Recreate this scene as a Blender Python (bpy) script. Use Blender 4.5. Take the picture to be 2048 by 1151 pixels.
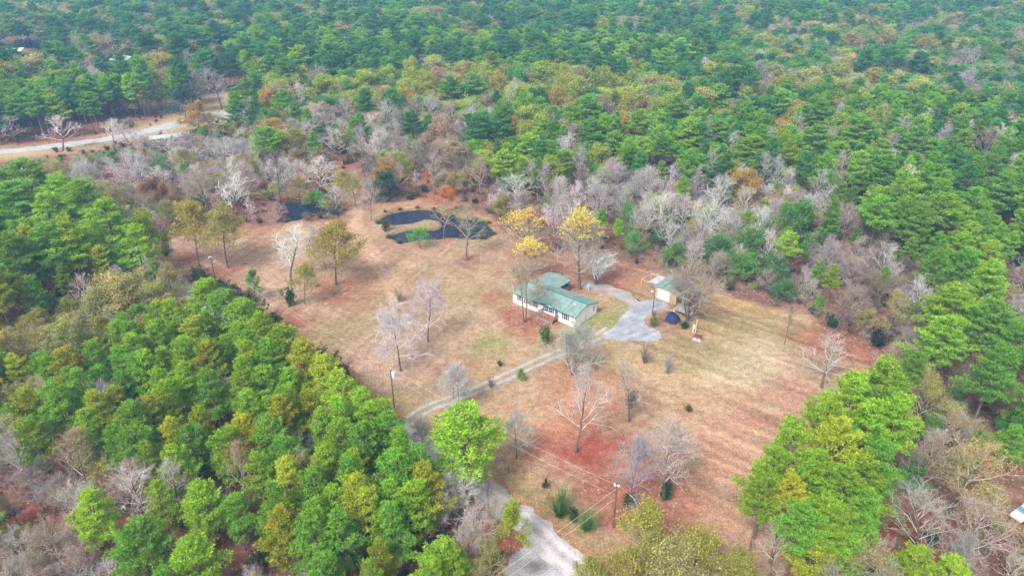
import bpy, bmesh, math, random
import numpy as np
from mathutils import Vector, Matrix

for o in list(bpy.data.objects):
    bpy.data.objects.remove(o, do_unlink=True)
SC = bpy.context.scene
COL = SC.collection
R = math.radians

# ------------------------------------------------------------------ camera
CAM_H = 75.0
cam_data = bpy.data.cameras.new('camera')
cam_data.sensor_width = 36.0
cam_data.lens = 36.0 * 1366.0 / 2048.0
cam_data.clip_start = 1.0
cam_data.clip_end = 6000.0
cam = bpy.data.objects.new('camera', cam_data)
COL.objects.link(cam)
cam.location = (0, 0, CAM_H)
cam.rotation_euler = (R(90 - 28), 0, 0)
SC.camera = cam

# ------------------------------------------------------------------ sky, sun, exposure
SUN_EL, SUN_AZ = 50.0, 215.0      # azimuth clockwise from +Y: high and behind the camera, thin cloud
world = bpy.data.worlds.new('World')
SC.world = world
world.use_nodes = True
wn = world.node_tree
wn.nodes.clear()
w_out = wn.nodes.new('ShaderNodeOutputWorld')
w_bg = wn.nodes.new('ShaderNodeBackground')
w_sky = wn.nodes.new('ShaderNodeTexSky')
w_sky.sky_type = 'NISHITA'
w_sky.sun_disc = False
w_sky.sun_elevation = R(SUN_EL)
w_sky.sun_rotation = R(SUN_AZ)
w_sky.air_density = 1.0
w_sky.dust_density = 4.0
w_sky.ozone_density = 1.0
w_hsv = wn.nodes.new('ShaderNodeHueSaturation')      # overcast: the cloud layer greys the sky
w_hsv.inputs['Saturation'].default_value = 0.12
wn.links.new(w_sky.outputs[0], w_hsv.inputs['Color'])
wn.links.new(w_hsv.outputs[0], w_bg.inputs[0])
w_bg.inputs[1].default_value = 0.10
wn.links.new(w_bg.outputs[0], w_out.inputs[0])

sun_data = bpy.data.lights.new('sun', 'SUN')
sun_data.energy = 1.5
sun_data.angle = R(14)
sun_data.color = (1.0, 0.97, 0.93)
sun = bpy.data.objects.new('sun', sun_data)
COL.objects.link(sun)
sd = Vector((math.sin(R(SUN_AZ)) * math.cos(R(SUN_EL)), math.cos(R(SUN_AZ)) * math.cos(R(SUN_EL)), math.sin(R(SUN_EL))))
sun.rotation_euler = sd.to_track_quat('Z', 'Y').to_euler()

SC.view_settings.view_transform = 'Standard'
SC.view_settings.look = 'None'
SC.view_settings.exposure = 1.36
SC.view_settings.gamma = 1.0
SC.view_settings.use_curve_mapping = False
SC.cycles.max_bounces = 5
SC.cycles.diffuse_bounces = 3
SC.cycles.glossy_bounces = 2
SC.cycles.transmission_bounces = 2
SC.cycles.volume_bounces = 0
SC.cycles.use_adaptive_sampling = False
SC.cycles.use_denoising = True
SC.cycles.denoiser = 'OPENIMAGEDENOISE'
SC.cycles.denoising_input_passes = 'RGB_ALBEDO_NORMAL'
SC.cycles.denoising_prefilter = 'NONE'

# ------------------------------------------------------------------ materials
def new_mat(name):
    m = bpy.data.materials.new(name)
    m.use_nodes = True
    m.node_tree.nodes.clear()
    return m, m.node_tree

def N(t, kind, **kw):
    n = t.nodes.new(kind)
    for k, v in kw.items():
        setattr(n, k, v)
    return n

def mixc(t, a, b, fac, blend='MIX'):
    n = t.nodes.new('ShaderNodeMix')
    n.data_type = 'RGBA'
    n.blend_type = blend
    n.clamp_result = False
    for sock, v in ((n.inputs[0], fac), (n.inputs[6], a), (n.inputs[7], b)):
        if hasattr(v, 'is_linked') or isinstance(v, bpy.types.NodeSocket):
            t.links.new(v, sock)
        elif isinstance(v, (int, float)):
            sock.default_value = v
        else:
            sock.default_value = (v[0], v[1], v[2], 1)
    return n.outputs[2]

def ramp(t, src, lo, hi, a=0.0, b=1.0):
    n = t.nodes.new('ShaderNodeMapRange')
    n.inputs[1].default_value, n.inputs[2].default_value = lo, hi
    n.inputs[3].default_value, n.inputs[4].default_value = a, b
    t.links.new(src, n.inputs[0])
    return n.outputs[0]

def noise(t, scale, detail=3, coord='Object', vec_scale=None):
    c = t.nodes.new('ShaderNodeTexCoord')
    n = t.nodes.new('ShaderNodeTexNoise')
    n.inputs['Scale'].default_value = scale
    n.inputs['Detail'].default_value = detail
    src = c.outputs[coord]
    if vec_scale:
        mp = t.nodes.new('ShaderNodeMapping')
        mp.inputs['Scale'].default_value = vec_scale
        t.links.new(src, mp.inputs[0])
        src = mp.outputs[0]
    t.links.new(src, n.inputs['Vector'])
    return n.outputs[0]

def simple(name, col, rough=0.7, var=0.25, scale=3.0, metal=0.0, spec=0.3, vec_scale=None, dirt=None, dirt_amt=0.0, bump=0.0):
    m, t = new_mat(name)
    out = N(t, 'ShaderNodeOutputMaterial')
    b = N(t, 'ShaderNodeBsdfPrincipled')
    n1 = noise(t, scale, 4, vec_scale=vec_scale)
    lo = [c * (1 - var) for c in col]
    hi = [min(1, c * (1 + var)) for c in col]
    c = mixc(t, lo, hi, ramp(t, n1, 0.3, 0.7))
    if dirt:
        n2 = noise(t, scale * 0.35 + 0.2, 5)
        c = mixc(t, c, dirt, ramp(t, n2, 0.5, 0.75, 0, dirt_amt))
    t.links.new(c, b.inputs['Base Color'])
    b.inputs['Roughness'].default_value = rough
    b.inputs['Metallic'].default_value = metal
    b.inputs['Specular IOR Level'].default_value = spec
    if bump:
        bp = N(t, 'ShaderNodeBump')
        bp.inputs['Strength'].default_value = bump
        t.links.new(n1, bp.inputs['Height'])
        t.links.new(bp.outputs[0], b.inputs['Normal'])
    t.links.new(b.outputs[0], out.inputs[0])
    return m

def tint_out(t, name='tint'):
    a = N(t, 'ShaderNodeAttribute')
    a.attribute_type = 'INSTANCER'
    a.attribute_name = name
    return a.outputs['Color']

def foliage_mat(name, var=0.35, trans=0.35):
    """Leaf or needle colour = the tree's own tint, uneven from leaf to leaf."""
    m, t = new_mat(name)
    out = N(t, 'ShaderNodeOutputMaterial')
    g = N(t, 'ShaderNodeNewGeometry')
    tint = tint_out(t)
    f = ramp(t, g.outputs['Random Per Island'], 0, 1, 1 - var, 1 + var)
    n1 = noise(t, 0.9, 2)
    f2 = ramp(t, n1, 0.3, 0.7, 0.8, 1.2)
    mul = N(t, 'ShaderNodeMath', operation='MULTIPLY')
    t.links.new(f, mul.inputs[0]); t.links.new(f2, mul.inputs[1])
    sc = N(t, 'ShaderNodeVectorMath', operation='SCALE')
    t.links.new(tint, sc.inputs[0]); t.links.new(mul.outputs[0], sc.inputs['Scale'])
    d = N(t, 'ShaderNodeBsdfDiffuse')
    tr = N(t, 'ShaderNodeBsdfTranslucent')
    t.links.new(sc.outputs[0], d.inputs[0]); t.links.new(sc.outputs[0], tr.inputs[0])
    mx = N(t, 'ShaderNodeMixShader')
    mx.inputs[0].default_value = trans
    t.links.new(d.outputs[0], mx.inputs[1]); t.links.new(tr.outputs[0], mx.inputs[2])
    t.links.new(mx.outputs[0], out.inputs[0])
    return m

def bark_mat(name, col, use_tint=False, var=0.3):
    m, t = new_mat(name)
    out = N(t, 'ShaderNodeOutputMaterial')
    d = N(t, 'ShaderNodeBsdfDiffuse')
    n1 = noise(t, 2.5, 4, vec_scale=(1, 1, 0.35))
    c = mixc(t, [x * (1 - var) for x in col], [x * (1 + var) for x in col], ramp(t, n1, 0.3, 0.7))
    if use_tint:
        c = mixc(t, c, tint_out(t, 'wood'), 1.0, 'MULTIPLY')
    t.links.new(c, d.inputs[0])
    t.links.new(d.outputs[0], out.inputs[0])
    return m

M = {}
M['needles'] = foliage_mat('needles', 0.34, 0.42)
M['leaves'] = foliage_mat('leaves', 0.40, 0.40)
M['pine_bark'] = bark_mat('pine_bark', (0.20, 0.14, 0.115))
M['grey_bark'] = bark_mat('grey_bark', (0.15, 0.125, 0.12), False)
M['twig'] = bark_mat('twig', (.80, .77, .76), True, 0.18)
M['limb'] = bark_mat('limb', (1.0, 1.0, 1.0), True, 0.25)

# ------------------------------------------------------------------ mesh helpers
class TB:
    """collects triangles"""
    def __init__(s):
        s.V = []; s.T = []; s.Mi = []; s.n = 0
    def add(s, v, t, mi=0):
        v = np.asarray(v, np.float32).reshape(-1, 3); t = np.asarray(t, np.int32).reshape(-1, 3)
        s.V.append(v); s.T.append(t + s.n); s.Mi.append(np.full(len(t), mi, np.int32)); s.n += len(v)
    def tube(s, P, Rr, sides, mi=0):
        P = np.asarray(P, float); n = len(P)
        D = np.gradient(P, axis=0); D /= np.linalg.norm(D, axis=1)[:, None] + 1e-9
        ref = np.array([0.3, 0.9, 0.1]) if abs(D[0][2]) > 0.8 else np.array([0, 0, 1.0])
        U = np.cross(D, ref); U /= np.linalg.norm(U, axis=1)[:, None] + 1e-9
        W = np.cross(D, U)
        a = np.arange(sides) * 2 * np.pi / sides
        V = P[:, None] + (U[:, None] * np.cos(a)[None, :, None] + W[:, None] * np.sin(a)[None, :, None]) * np.asarray(Rr)[:, None, None]
        i = np.arange(n - 1)[:, None] * sides; j = np.arange(sides)[None]; k = (j + 1) % sides
        q = np.stack([i + j, i + k, i + sides + k, i + j, i + sides + k, i + sides + j], -1).reshape(-1, 3)
        s.add(V.reshape(-1, 3), q, mi)
    def mesh(s, name, mats, smooth=False):
        V = np.concatenate(s.V); T = np.concatenate(s.T); Mi = np.concatenate(s.Mi)
        return mesh_np(name, V, T, mats, Mi)

def mesh_np(name, V, T, mats, Mi=None):
    me = bpy.data.meshes.new(name)
    V = np.ascontiguousarray(V, np.float32); T = np.ascontiguousarray(T, np.int32); k = T.shape[1]
    me.vertices.add(len(V)); me.vertices.foreach_set('co', V.ravel())
    me.loops.add(T.size); me.loops.foreach_set('vertex_index', T.ravel())
    me.polygons.add(len(T)); me.polygons.foreach_set('loop_start', np.arange(0, T.size, k, dtype=np.int32))
    if Mi is not None:
        me.polygons.foreach_set('material_index', Mi)
    for m in mats:
        me.materials.append(m)
    me.update(calc_edges=True)
    return me

def link(name, me, parent=None, loc=None, rot=None, scale=None, **props):
    o = bpy.data.objects.new(name, me)
    COL.objects.link(o)
    if parent is not None:
        o.parent = parent
    if loc is not None:
        o.location = loc
    if rot is not None:
        o.rotation_euler = rot
    if scale is not None:
        o.scale = scale
    for k, v in props.items():
        o[k] = v
    return o

class Q:
    """collects quads and n-gons for the built things"""
    def __init__(s):
        s.v = []; s.f = []; s.m = []
    def poly(s, pts, mi=0):
        i = len(s.v); s.v += [tuple(p) for p in pts]; s.f.append(tuple(range(i, i + len(pts)))); s.m.append(mi)
    def box(s, a, b, mi=0, mat=None):
        x0, y0, z0 = a; x1, y1, z1 = b
        c = [(x0, y0, z0), (x1, y0, z0), (x1, y1, z0), (x0, y1, z0), (x0, y0, z1), (x1, y0, z1), (x1, y1, z1), (x0, y1, z1)]
        if mat is not None:
            c = [tuple(mat @ Vector(p)) for p in c]
        i = len(s.v); s.v += c
        for f in ((0, 3, 2, 1), (4, 5, 6, 7), (0, 1, 5, 4), (1, 2, 6, 5), (2, 3, 7, 6), (3, 0, 4, 7)):
            s.f.append(tuple(i + k for k in f)); s.m.append(mi)
    def slab(s, pts, t, mi=0):
        """polygon pts (any plane) thickened downward along -Z by t"""
        lo = [(p[0], p[1], p[2] - t) for p in pts]
        n = len(pts); i = len(s.v); s.v += [tuple(p) for p in pts] + lo
        s.f.append(tuple(range(i, i + n))); s.f.append(tuple(range(i + 2 * n - 1, i + n - 1, -1)))
        for k in range(n):
            l = (k + 1) % n
            s.f.append((i + k, i + n + k, i + n + l, i + l))
        s.m += [mi] * (n + 2)
    def rod(s, a, b, r, sides=6, mi=0, r2=None):
        a = Vector(a); b = Vector(b); d = (b - a).normalized()
        u = d.orthogonal().normalized(); w = d.cross(u); r2 = r if r2 is None else r2
        i = len(s.v)
        for p, rr in ((a, r), (b, r2)):
            for k in range(sides):
                t = 2 * math.pi * k / sides
                s.v.append(tuple(p + (u * math.cos(t) + w * math.sin(t)) * rr))
        for k in range(sides):
            l = (k + 1) % sides
            s.f.append((i + k, i + l, i + sides + l, i + sides + k)); s.m.append(mi)
        s.f.append(tuple(i + k for k in range(sides - 1, -1, -1))); s.f.append(tuple(i + sides + k for k in range(sides))); s.m += [mi, mi]
    def build(s, name, mats, parent=None, bevel=0, smooth=False, **kw):
        me = bpy.data.meshes.new(name)
        me.from_pydata(s.v, [], s.f)
        for m in (mats if isinstance(mats, (list, tuple)) else [mats]):
            me.materials.append(m)
        me.polygons.foreach_set('material_index', s.m)
        bm = bmesh.new(); bm.from_mesh(me)
        bmesh.ops.recalc_face_normals(bm, faces=bm.faces)
        bm.to_mesh(me); bm.free()
        if smooth:
            me.polygons.foreach_set('use_smooth', [True] * len(me.polygons))
        me.update()
        return link(name, me, parent, **kw)

def empty(name, loc=(0, 0, 0), rz=0.0, **props):
    o = bpy.data.objects.new(name, None)
    COL.objects.link(o)
    o.empty_display_size = 0.5
    o.location = loc; o.rotation_euler = (0, 0, rz)
    for k, v in props.items():
        o[k] = v
    return o

def norm(v):
    return v / (np.linalg.norm(v, axis=-1, keepdims=True) + 1e-9)

# ------------------------------------------------------------------ tree meshes
def path(rng, p, d, L, n, wob, up):
    P = [np.array(p, float)]; d = np.array(d, float); st = L / n
    for _ in range(n):
        d = norm(d + rng.normal(0, wob, 3) + np.array([0, 0, up]))
        P.append(P[-1] + d * st)
    return np.array(P)

def blades(tb, rng, C, A, k, length, width, mi, spread=0.85):
    """k needle blades from each centre C about axis A, one triangle each"""
    n = len(C)
    if n == 0:
        return
    dirs = norm(A[:, None] * (1 - spread * 0.45) + norm(rng.normal(0, 1, (n, k, 3))) * spread)
    ln = length * rng.uniform(0.7, 1.15, (n, k, 1))
    side = norm(np.cross(dirs, rng.normal(0, 1, (n, k, 3)))) * width * 0.5
    c = C[:, None] + dirs * 0.03
    V = np.stack([c - side + dirs * ln * 0.25, c + side + dirs * ln * 0.25, c + dirs * ln], 2).reshape(-1, 3)
    tb.add(V, np.arange(len(V)).reshape(-1, 3), mi)

def leafcards(tb, rng, C, size, mi, flat=0.3):
    """one small folded leaf-sprig (a diamond of two triangles) at each centre"""
    n = len(C)
    if n == 0:
        return
    a = norm(rng.normal(0, 1, (n, 3)) * [1, 1, 1 - flat]); b = norm(np.cross(a, rng.normal(0, 1, (n, 3))))
    s = size * rng.uniform(0.6, 1.3, (n, 1))
    c = norm(np.cross(a, b)) * s * 0.18
    V = np.stack([C - a * s * 0.6, C + b * s * 0.36 + c, C + a * s * 0.6, C - b * s * 0.36 + c], 1).reshape(-1, 3)
    i = np.arange(n)[:, None] * 4
    tb.add(V, np.concatenate([np.concatenate([i, i + 1, i + 2], 1), np.concatenate([i, i + 2, i + 3], 1)]), mi)

def pine_meshes(seed, H, crown_base, wide, nb, tuft_len=0.42, tufts=11, dens=1.0, dead=0, blade=.11):
    rng = np.random.RandomState(seed)
    tr, cr = TB(), TB()
    tp = path(rng, (0, 0, -0.2), (0, 0, 1), H * 0.97 + 0.2, 9, 0.025, 0.1)
    tp[:, :2] *= 0.6
    r0 = 0.011 * H + 0.03
    tr.tube(tp, np.linspace(1, 0.16, 10) ** 0.9 * r0, 7)
    def at(z):
        return np.array([np.interp(z, tp[:, 2], tp[:, 0]), np.interp(z, tp[:, 2], tp[:, 1]), z])
    Cs, As = [], []
    ga = rng.uniform(0, 6.28)
    lob = rng.uniform(0.55, 1.35, 9)
    for i in range(nb):
        t = (i + rng.uniform(-.3, .3)) / nb; t = min(max(t, 0), 1)
        z = H * (crown_base + (0.985 - crown_base) * t)
        ga += 2.4 + rng.uniform(-.35, .35)
        prof = (0.55 + 0.45 * min(1, t / 0.25)) * (1 - max(0, t - 0.2) / 0.8) ** 0.48 * 0.97 + 0.05
        L = wide * prof * rng.uniform(0.62, 1.18) * lob[int((ga % 6.283) / 6.283 * 9) % 9] ** 0.6
        if rng.rand() < 0.12 and t < 0.5:
            L *= 1.25
        el = R(-4 + 55 * t ** 1.6 + rng.uniform(-10, 12))
        d = np.array([math.cos(ga) * math.cos(el), math.sin(ga) * math.cos(el), math.sin(el)])
        bp = path(rng, at(z), d, L, 5, 0.10, 0.07)
        tr.tube(bp, np.linspace(1, 0.3, 6) * (0.02 + 0.013 * L), 3)
        ns = max(2, int(L * 3.6 * dens + 1.5))
        for k in range(ns):
            u = 0.28 + 0.72 * (k + rng.rand() * 0.9) / ns
            f = u * 5; i0 = min(4, int(f)); p = bp[i0] + (bp[i0 + 1] - bp[i0]) * min(1, f - i0)
            bd = norm(bp[i0 + 1] - bp[i0])
            lat = norm(np.cross(bd, [0, 0, 1])) * (1 if k % 2 else -1)
            sd_ = norm(bd * 0.55 + lat * rng.uniform(0.3, 1.1) + np.array([0, 0, rng.uniform(-.05, .6)]))
            sl = (0.25 + 0.32 * L * (1.12 - u)) * rng.uniform(0.6, 1.3)
            e = p + sd_ * sl
            cr.tube(np.array([p, (p + e) / 2 + [0, 0, -0.03], e]), [0.022, 0.016, 0.01], 3, 1)
            Cs.append(e); As.append(norm(sd_ + [0, 0, 0.7]))
            if sl > 0.55:
                Cs.append(p + sd_ * sl * 0.55 + rng.normal(0, .06, 3)); As.append(norm(sd_ * .6 + rng.normal(0, .4, 3) + [0, 0, 0.8]))
            if sl > 0.95:
                q = p + sd_ * sl * 0.75 + lat * 0.25 * rng.uniform(-1, 1) + np.array([0, 0, .15])
                Cs.append(q); As.append(norm(sd_ * .6 + [0, 0, 0.8]))
        Cs.append(bp[-1]); As.append(norm(bp[-1] - bp[-2] + [0, 0, .6]))
    Cs.append(tp[-1]); As.append(np.array([0, 0, 1.0]))
    for k in range(dead):
        z = H * crown_base * rng.uniform(0.45, 0.98); a = rng.uniform(0, 6.28); L = rng.uniform(0.6, 1.8)
        bp = path(rng, at(z), (math.cos(a), math.sin(a), rng.uniform(-.3, .15)), L, 3, 0.12, -0.02)
        tr.tube(bp, np.linspace(0.025, 0.008, 4), 3)
    blades(cr, rng, np.array(Cs), np.array(As), tufts, tuft_len, blade, 0)
    return tr.mesh('trunk', [M['pine_bark']]), cr.mesh('crown', [M['needles'], M['pine_bark']])

def tree_meshes(seed, H, clear=0.3, spread=0.33, leader=0.85, n1=13, n2=6, n3=5, ntw=8, ang=(62, 22), up=0.05, wob=0.11, twig_len=0.75,
                twig_w=0.020, leaves=0, leaf_size=0.22, leaf_zone=(0, 1), stems=1, bark='grey_bark', wide_low=True, leaf_clump=0.45, dome=False):
    """Broadleaf tree: trunk + limbs | branches, twigs and (if any) leaves."""
    rng = np.random.RandomState(seed)
    tr, cr = TB(), TB()
    tips = []
    for st in range(stems):
        lean = rng.normal(0, 0.05, 2) if stems == 1 else np.array([math.cos(st * 6.28 / stems + 1), math.sin(st * 6.28 / stems + 1)]) * rng.uniform(0.14, 0.3)
        hs = H * (1 if st == 0 else rng.uniform(.8, .97)) * leader
        base = np.array([0, 0, -0.2]) if stems == 1 else np.array([lean[0] * 0.7, lean[1] * 0.7, -0.2])
        tp = path(rng, base, (lean[0], lean[1], 1), hs, 9, 0.055, 0.06)
        r0 = (0.0125 * H + 0.03) * (1 if stems == 1 else 0.75)
        rad = np.linspace(1, 0.22, 10) ** 0.85 * r0; rad[0] *= 1.35
        tr.tube(tp, rad, 7 if stems == 1 else 5)
        ga = rng.uniform(0, 6.28)
        for i in range(n1):
            t = clear + (1 - clear) * (i + rng.uniform(0, .8)) / n1
            t = min(t, 0.99); f = t * 9; i0 = int(f); p = tp[i0] + (tp[i0 + 1] - tp[i0]) * (f - i0)
            u = (t - clear) / (1 - clear)
            ga += 2.4 + rng.uniform(-.5, .5)
            a = R(ang[0] + (ang[1] - ang[0]) * u + rng.uniform(-9, 9))
            room = (H - p[2])
            prof = (1 - 0.55 * u) if wide_low else math.sin(math.pi * (0.22 + 0.72 * u)) ** 0.8
            L = min(H * spread * prof * rng.uniform(0.75, 1.2) * 1.25, room / max(0.25, math.cos(a)) * rng.uniform(0.85, 1.02) + 0.6)
            d = np.array([math.cos(ga) * math.sin(a), math.sin(ga) * math.sin(a), math.cos(a)])
            l1 = path(rng, p, d, L, 6, wob, up)
            rr = (0.0085 * L + 0.032)
            tr.tube(l1, np.linspace(1, 0.28, 7) * rr, 5, 1)
            for j in range(n2):
                v = 0.22 + 0.78 * (j + rng.rand()) / n2; f = min(v * 6, 5.99); j0 = int(f); q = l1[j0] + (l1[j0 + 1] - l1[j0]) * (f - j0)
                bd = norm(l1[j0 + 1] - l1[j0]); lat = norm(np.cross(bd, rng.normal(0, 1, 3)))
                d2 = norm(bd * 0.75 + lat * rng.uniform(.5, 1.0) + [0, 0, .12])
                L2 = L * (0.62 - 0.34 * v) * rng.uniform(.7, 1.25) + .3
                l2 = path(rng, q, d2, L2, 4, wob * 1.2, up * .8)
                cr.tube(l2, np.linspace(1, 0.42, 5) * (rr * .56), 3, 2)
                for k in range(n3):
                    w = 0.2 + 0.8 * (k + rng.rand()) / n3; f = min(w * 4, 3.99); k0 = int(f); s_ = l2[k0] + (l2[k0 + 1] - l2[k0]) * (f - k0)
                    bd = norm(l2[k0 + 1] - l2[k0]); lat = norm(np.cross(bd, rng.normal(0, 1, 3)))
                    d3 = norm(bd * .7 + lat * rng.uniform(.5, 1) + [0, 0, .15])
                    L3 = (L2 * .42 * rng.uniform(.6, 1.25) + .22)
                    l3 = path(rng, s_, d3, L3, 2, wob * 1.2, up)
                    cr.tube(l3, [rr * .26 + .006, rr * .2 + .004, .009], 3, 1)
                    tips.append(np.concatenate([l3, norm(l3[2:3] - l3[1:2])]))
    T_ = np.array(tips)                       # (n,4,3)
    n = len(T_)
    if ntw:
        w = rng.uniform(.1, 1, (n, ntw, 1))
        B = np.where(w < .5, T_[:, None, 0] + (T_[:, None, 1] - T_[:, None, 0]) * w * 2, T_[:, None, 1] + (T_[:, None, 2] - T_[:, None, 1]) * (w * 2 - 1))
        D = norm(T_[:, None, 3] * .7 + norm(rng.normal(0, 1, (n, ntw, 3))) * .75 + np.array([0, 0, .12]))
        ln = twig_len * rng.uniform(.45, 1.2, (n, ntw, 1))
        sd_ = norm(np.cross(D, rng.normal(0, 1, (n, ntw, 3)))) * twig_w * .5
        V = np.stack([B - sd_, B + sd_, B + D * ln], 2).reshape(-1, 3)
        cr.add(V, np.arange(len(V)).reshape(-1, 3), 1)
    if leaves:
        zt = T_[:, 2, 2] / H
        ok = np.where((zt >= leaf_zone[0]) & (zt <= leaf_zone[1]))[0]
        pick = ok[rng.randint(0, len(ok), leaves)]
        u = rng.uniform(0, 1.15, (leaves, 1))
        C = T_[pick, 0] + (T_[pick, 2] - T_[pick, 0]) * u + rng.normal(0, leaf_clump, (leaves, 3)) * [1, 1, .75]
        leafcards(cr, rng, C, leaf_size, 0)
    return tr.mesh('trunk', [M[bark], M['limb']]), cr.mesh('crown', [M['leaves'], M['twig'], M['limb']])

def shrub_mesh(seed, H, W, stems=14, leaves=900, leaf_size=0.16, twigs=5):
    rng = np.random.RandomState(seed); tb = TB(); tips = []
    for i in range(stems):
        a = rng.uniform(0, 6.28); s = rng.uniform(0.1, .75) * W / H
        p = path(rng, (rng.normal(0, .08), rng.normal(0, .08), -.05), (math.cos(a) * s, math.sin(a) * s, 1), H * rng.uniform(.6, 1.0), 4, .13, .02)
        tb.tube(p, np.linspace(.03, .008, 5), 3, 1)
        for k in range(twigs * 3):
            u = rng.uniform(.25, 1); f = min(u * 4, 3.99); j = int(f); q = p[j] + (p[j + 1] - p[j]) * (f - j)
            d = norm(norm(p[j + 1] - p[j]) * .6 + norm(rng.normal(0, 1, 3)) * .8); L = H * .22 * rng.uniform(.5, 1.3)
            sd_ = norm(np.cross(d, rng.normal(0, 1, 3))) * .014
            tb.add(np.array([q - sd_, q + sd_, q + d * L]), [[0, 1, 2]], 1); tips.append((q, q + d * L))
    if leaves:
        T_ = np.array(tips); pk = rng.randint(0, len(T_), leaves)
        C = T_[pk, 0] + (T_[pk, 1] - T_[pk, 0]) * rng.uniform(.2, 1.1, (leaves, 1)) + rng.normal(0, .09 * W / 2 + .03, (leaves, 3))
        C[:, 2] = np.abs(C[:, 2])
        leafcards(tb, rng, C, leaf_size, 0)
    return tb.mesh('shrub', [M['leaves'], M['twig']])

def grass_clump_mesh(seed, H, n=260):
    rng = np.random.RandomState(seed); tb = TB()
    for i in range(n):
        a = rng.uniform(0, 6.28); s = rng.uniform(.05, 1.0); L = H * rng.uniform(.75, 1.3)
        d = np.array([math.cos(a) * s, math.sin(a) * s, 1.1])
        p = path(rng, (rng.normal(0, .15), rng.normal(0, .15), 0), d, L, 4, .04, -.16 * s)
        sd_ = norm(np.cross([math.cos(a), math.sin(a), 0], [0, 0, 1])) * .03
        V = []
        for j in range(5):
            w = 1 - j / 4 * .9
            V += [p[j] - sd_ * w, p[j] + sd_ * w]
        T = []
        for j in range(4):
            T += [[2 * j, 2 * j + 1, 2 * j + 3], [2 * j, 2 * j + 3, 2 * j + 2]]
        tb.add(np.array(V), T, 0)
    return tb.mesh('blades', [M['leaves']])

# ------------------------------------------------------------------ plan of the place (metres, camera over the origin, +Y away from it)
def chaikin(P, n=2, closed=True):
    P = np.array(P, float)
    for _ in range(n):
        Qn = np.roll(P, -1, 0) if closed else P[1:]
        A = P if closed else P[:-1]
        a = A * .75 + Qn * .25; b = A * .25 + Qn * .75
        S = np.empty((len(a) * 2, 2)); S[0::2] = a; S[1::2] = b
        P = S if closed else np.vstack([P[:1], S, P[-1:]])
    return P

def inside(P, X, Y):
    P = np.asarray(P, float); c = np.zeros(X.shape, bool)
    x0, y0 = P[-1]
    for x1, y1 in P:
        m = (y1 > Y) != (y0 > Y)
        with np.errstate(divide='ignore', invalid='ignore'):
            c ^= m & (X < (x0 - x1) * (Y - y1) / (y0 - y1 + 1e-12) + x1)
        x0, y0 = x1, y1
    return c

def dist_line(P, X, Y, closed=False):
    P = np.asarray(P, float)
    if closed:
        P = np.vstack([P, P[:1]])
    D = np.full(X.shape, 1e9)
    for (x0, y0), (x1, y1) in zip(P[:-1], P[1:]):
        dx, dy = x1 - x0, y1 - y0
        t = np.clip(((X - x0) * dx + (Y - y0) * dy) / (dx * dx + dy * dy + 1e-9), 0, 1)
        D = np.minimum(D, np.hypot(X - x0 - t * dx, Y - y0 - t * dy))
    return D

def sdist(P, X, Y):
    d = dist_line(P, X, Y, True)
    return np.where(inside(P, X, Y), -d, d)

_nt = np.random.RandomState(77).rand(256, 256)
def vnoise(X, Y, s, o=0):
    x = X / s + 37.3 * o + 1000; y = Y / s + 91.7 * o + 1000
    i = np.floor(x).astype(int); j = np.floor(y).astype(int); fx = x - i; fy = y - j
    fx = fx * fx * (3 - 2 * fx); fy = fy * fy * (3 - 2 * fy)
    g = lambda a, b: _nt[a % 256, b % 256]
    return (g(i, j) * (1 - fx) + g(i + 1, j) * fx) * (1 - fy) + (g(i, j + 1) * (1 - fx) + g(i + 1, j + 1) * fx) * fy

def fbm(X, Y, s, o=0, n=4):
    v = 0; a = .5; tot = 0
    for k in range(n):
        v = v + a * vnoise(X, Y, s / 2 ** k, o + k); tot += a; a *= .55
    return v / tot

def sstep(e0, e1, x):
    t = np.clip((x - e0) / (e1 - e0), 0, 1)
    return t * t * (3 - 2 * t)

CLEARING = [(12.72, 63.13), (5.42, 70.48), (-1.81, 76.85), (-9.98, 84.59), (-16.47, 91.43), (-23.71, 99.06), (-31.67, 106.82), (-43.09, 117.35), (-54.83, 128.43), (-66.26, 138.72), (-79.19, 150.35), (-89.24, 160.50), (-95.64, 171.80), (-88.22, 178.85), (-72.91, 179.58), (-65.93, 179.95), (-55.12, 182.17), (-47.79, 184.83), (-52.46, 203.11), (-58.15, 227.87), (-53.50, 230.62), (-44.61, 203.11), (-40.13, 195.29), (-28.48, 199.57), (-19.05, 197.84), (-6.43, 186.38), (-0.55, 171.80), (9.97, 162.98), (22.56, 158.39), (32.95, 151.74), (44.31, 142.44), (52.29, 137.51), (59.84, 132.85), (66.40, 124.22), (72.51, 116.79), (73.76, 113.50), (67.16, 101.30), (58.49, 90.13), (51.39, 79.50), (43.94, 70.48), (39.12, 65.18), (34.60, 59.99), (14.59, 59.99)]
POND_FAR = chaikin([(-37.68, 185.22), (-35.99, 188.34), (-31.79, 189.94), (-27.53, 191.56), (-22.92, 190.34), (-19.66, 187.16), (-13.58, 183.69), (-7.04, 182.55), (-6.50, 178.85), (-4.70, 173.87), (-5.99, 170.78), (-10.01, 169.44), (-16.86, 170.45), (-20.84, 169.44), (-24.18, 169.11), (-26.75, 168.12), (-29.26, 166.81), (-31.46, 168.12), (-34.01, 171.46), (-31.00, 174.22), (-28.46, 175.97), (-24.24, 175.62), (-20.79, 175.97), (-19.59, 178.12), (-20.28, 181.05), (-22.50, 183.31), (-25.10, 183.31), (-29.03, 180.31), (-33.14, 179.21), (-37.29, 180.31), (-38.75, 182.17)])
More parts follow.
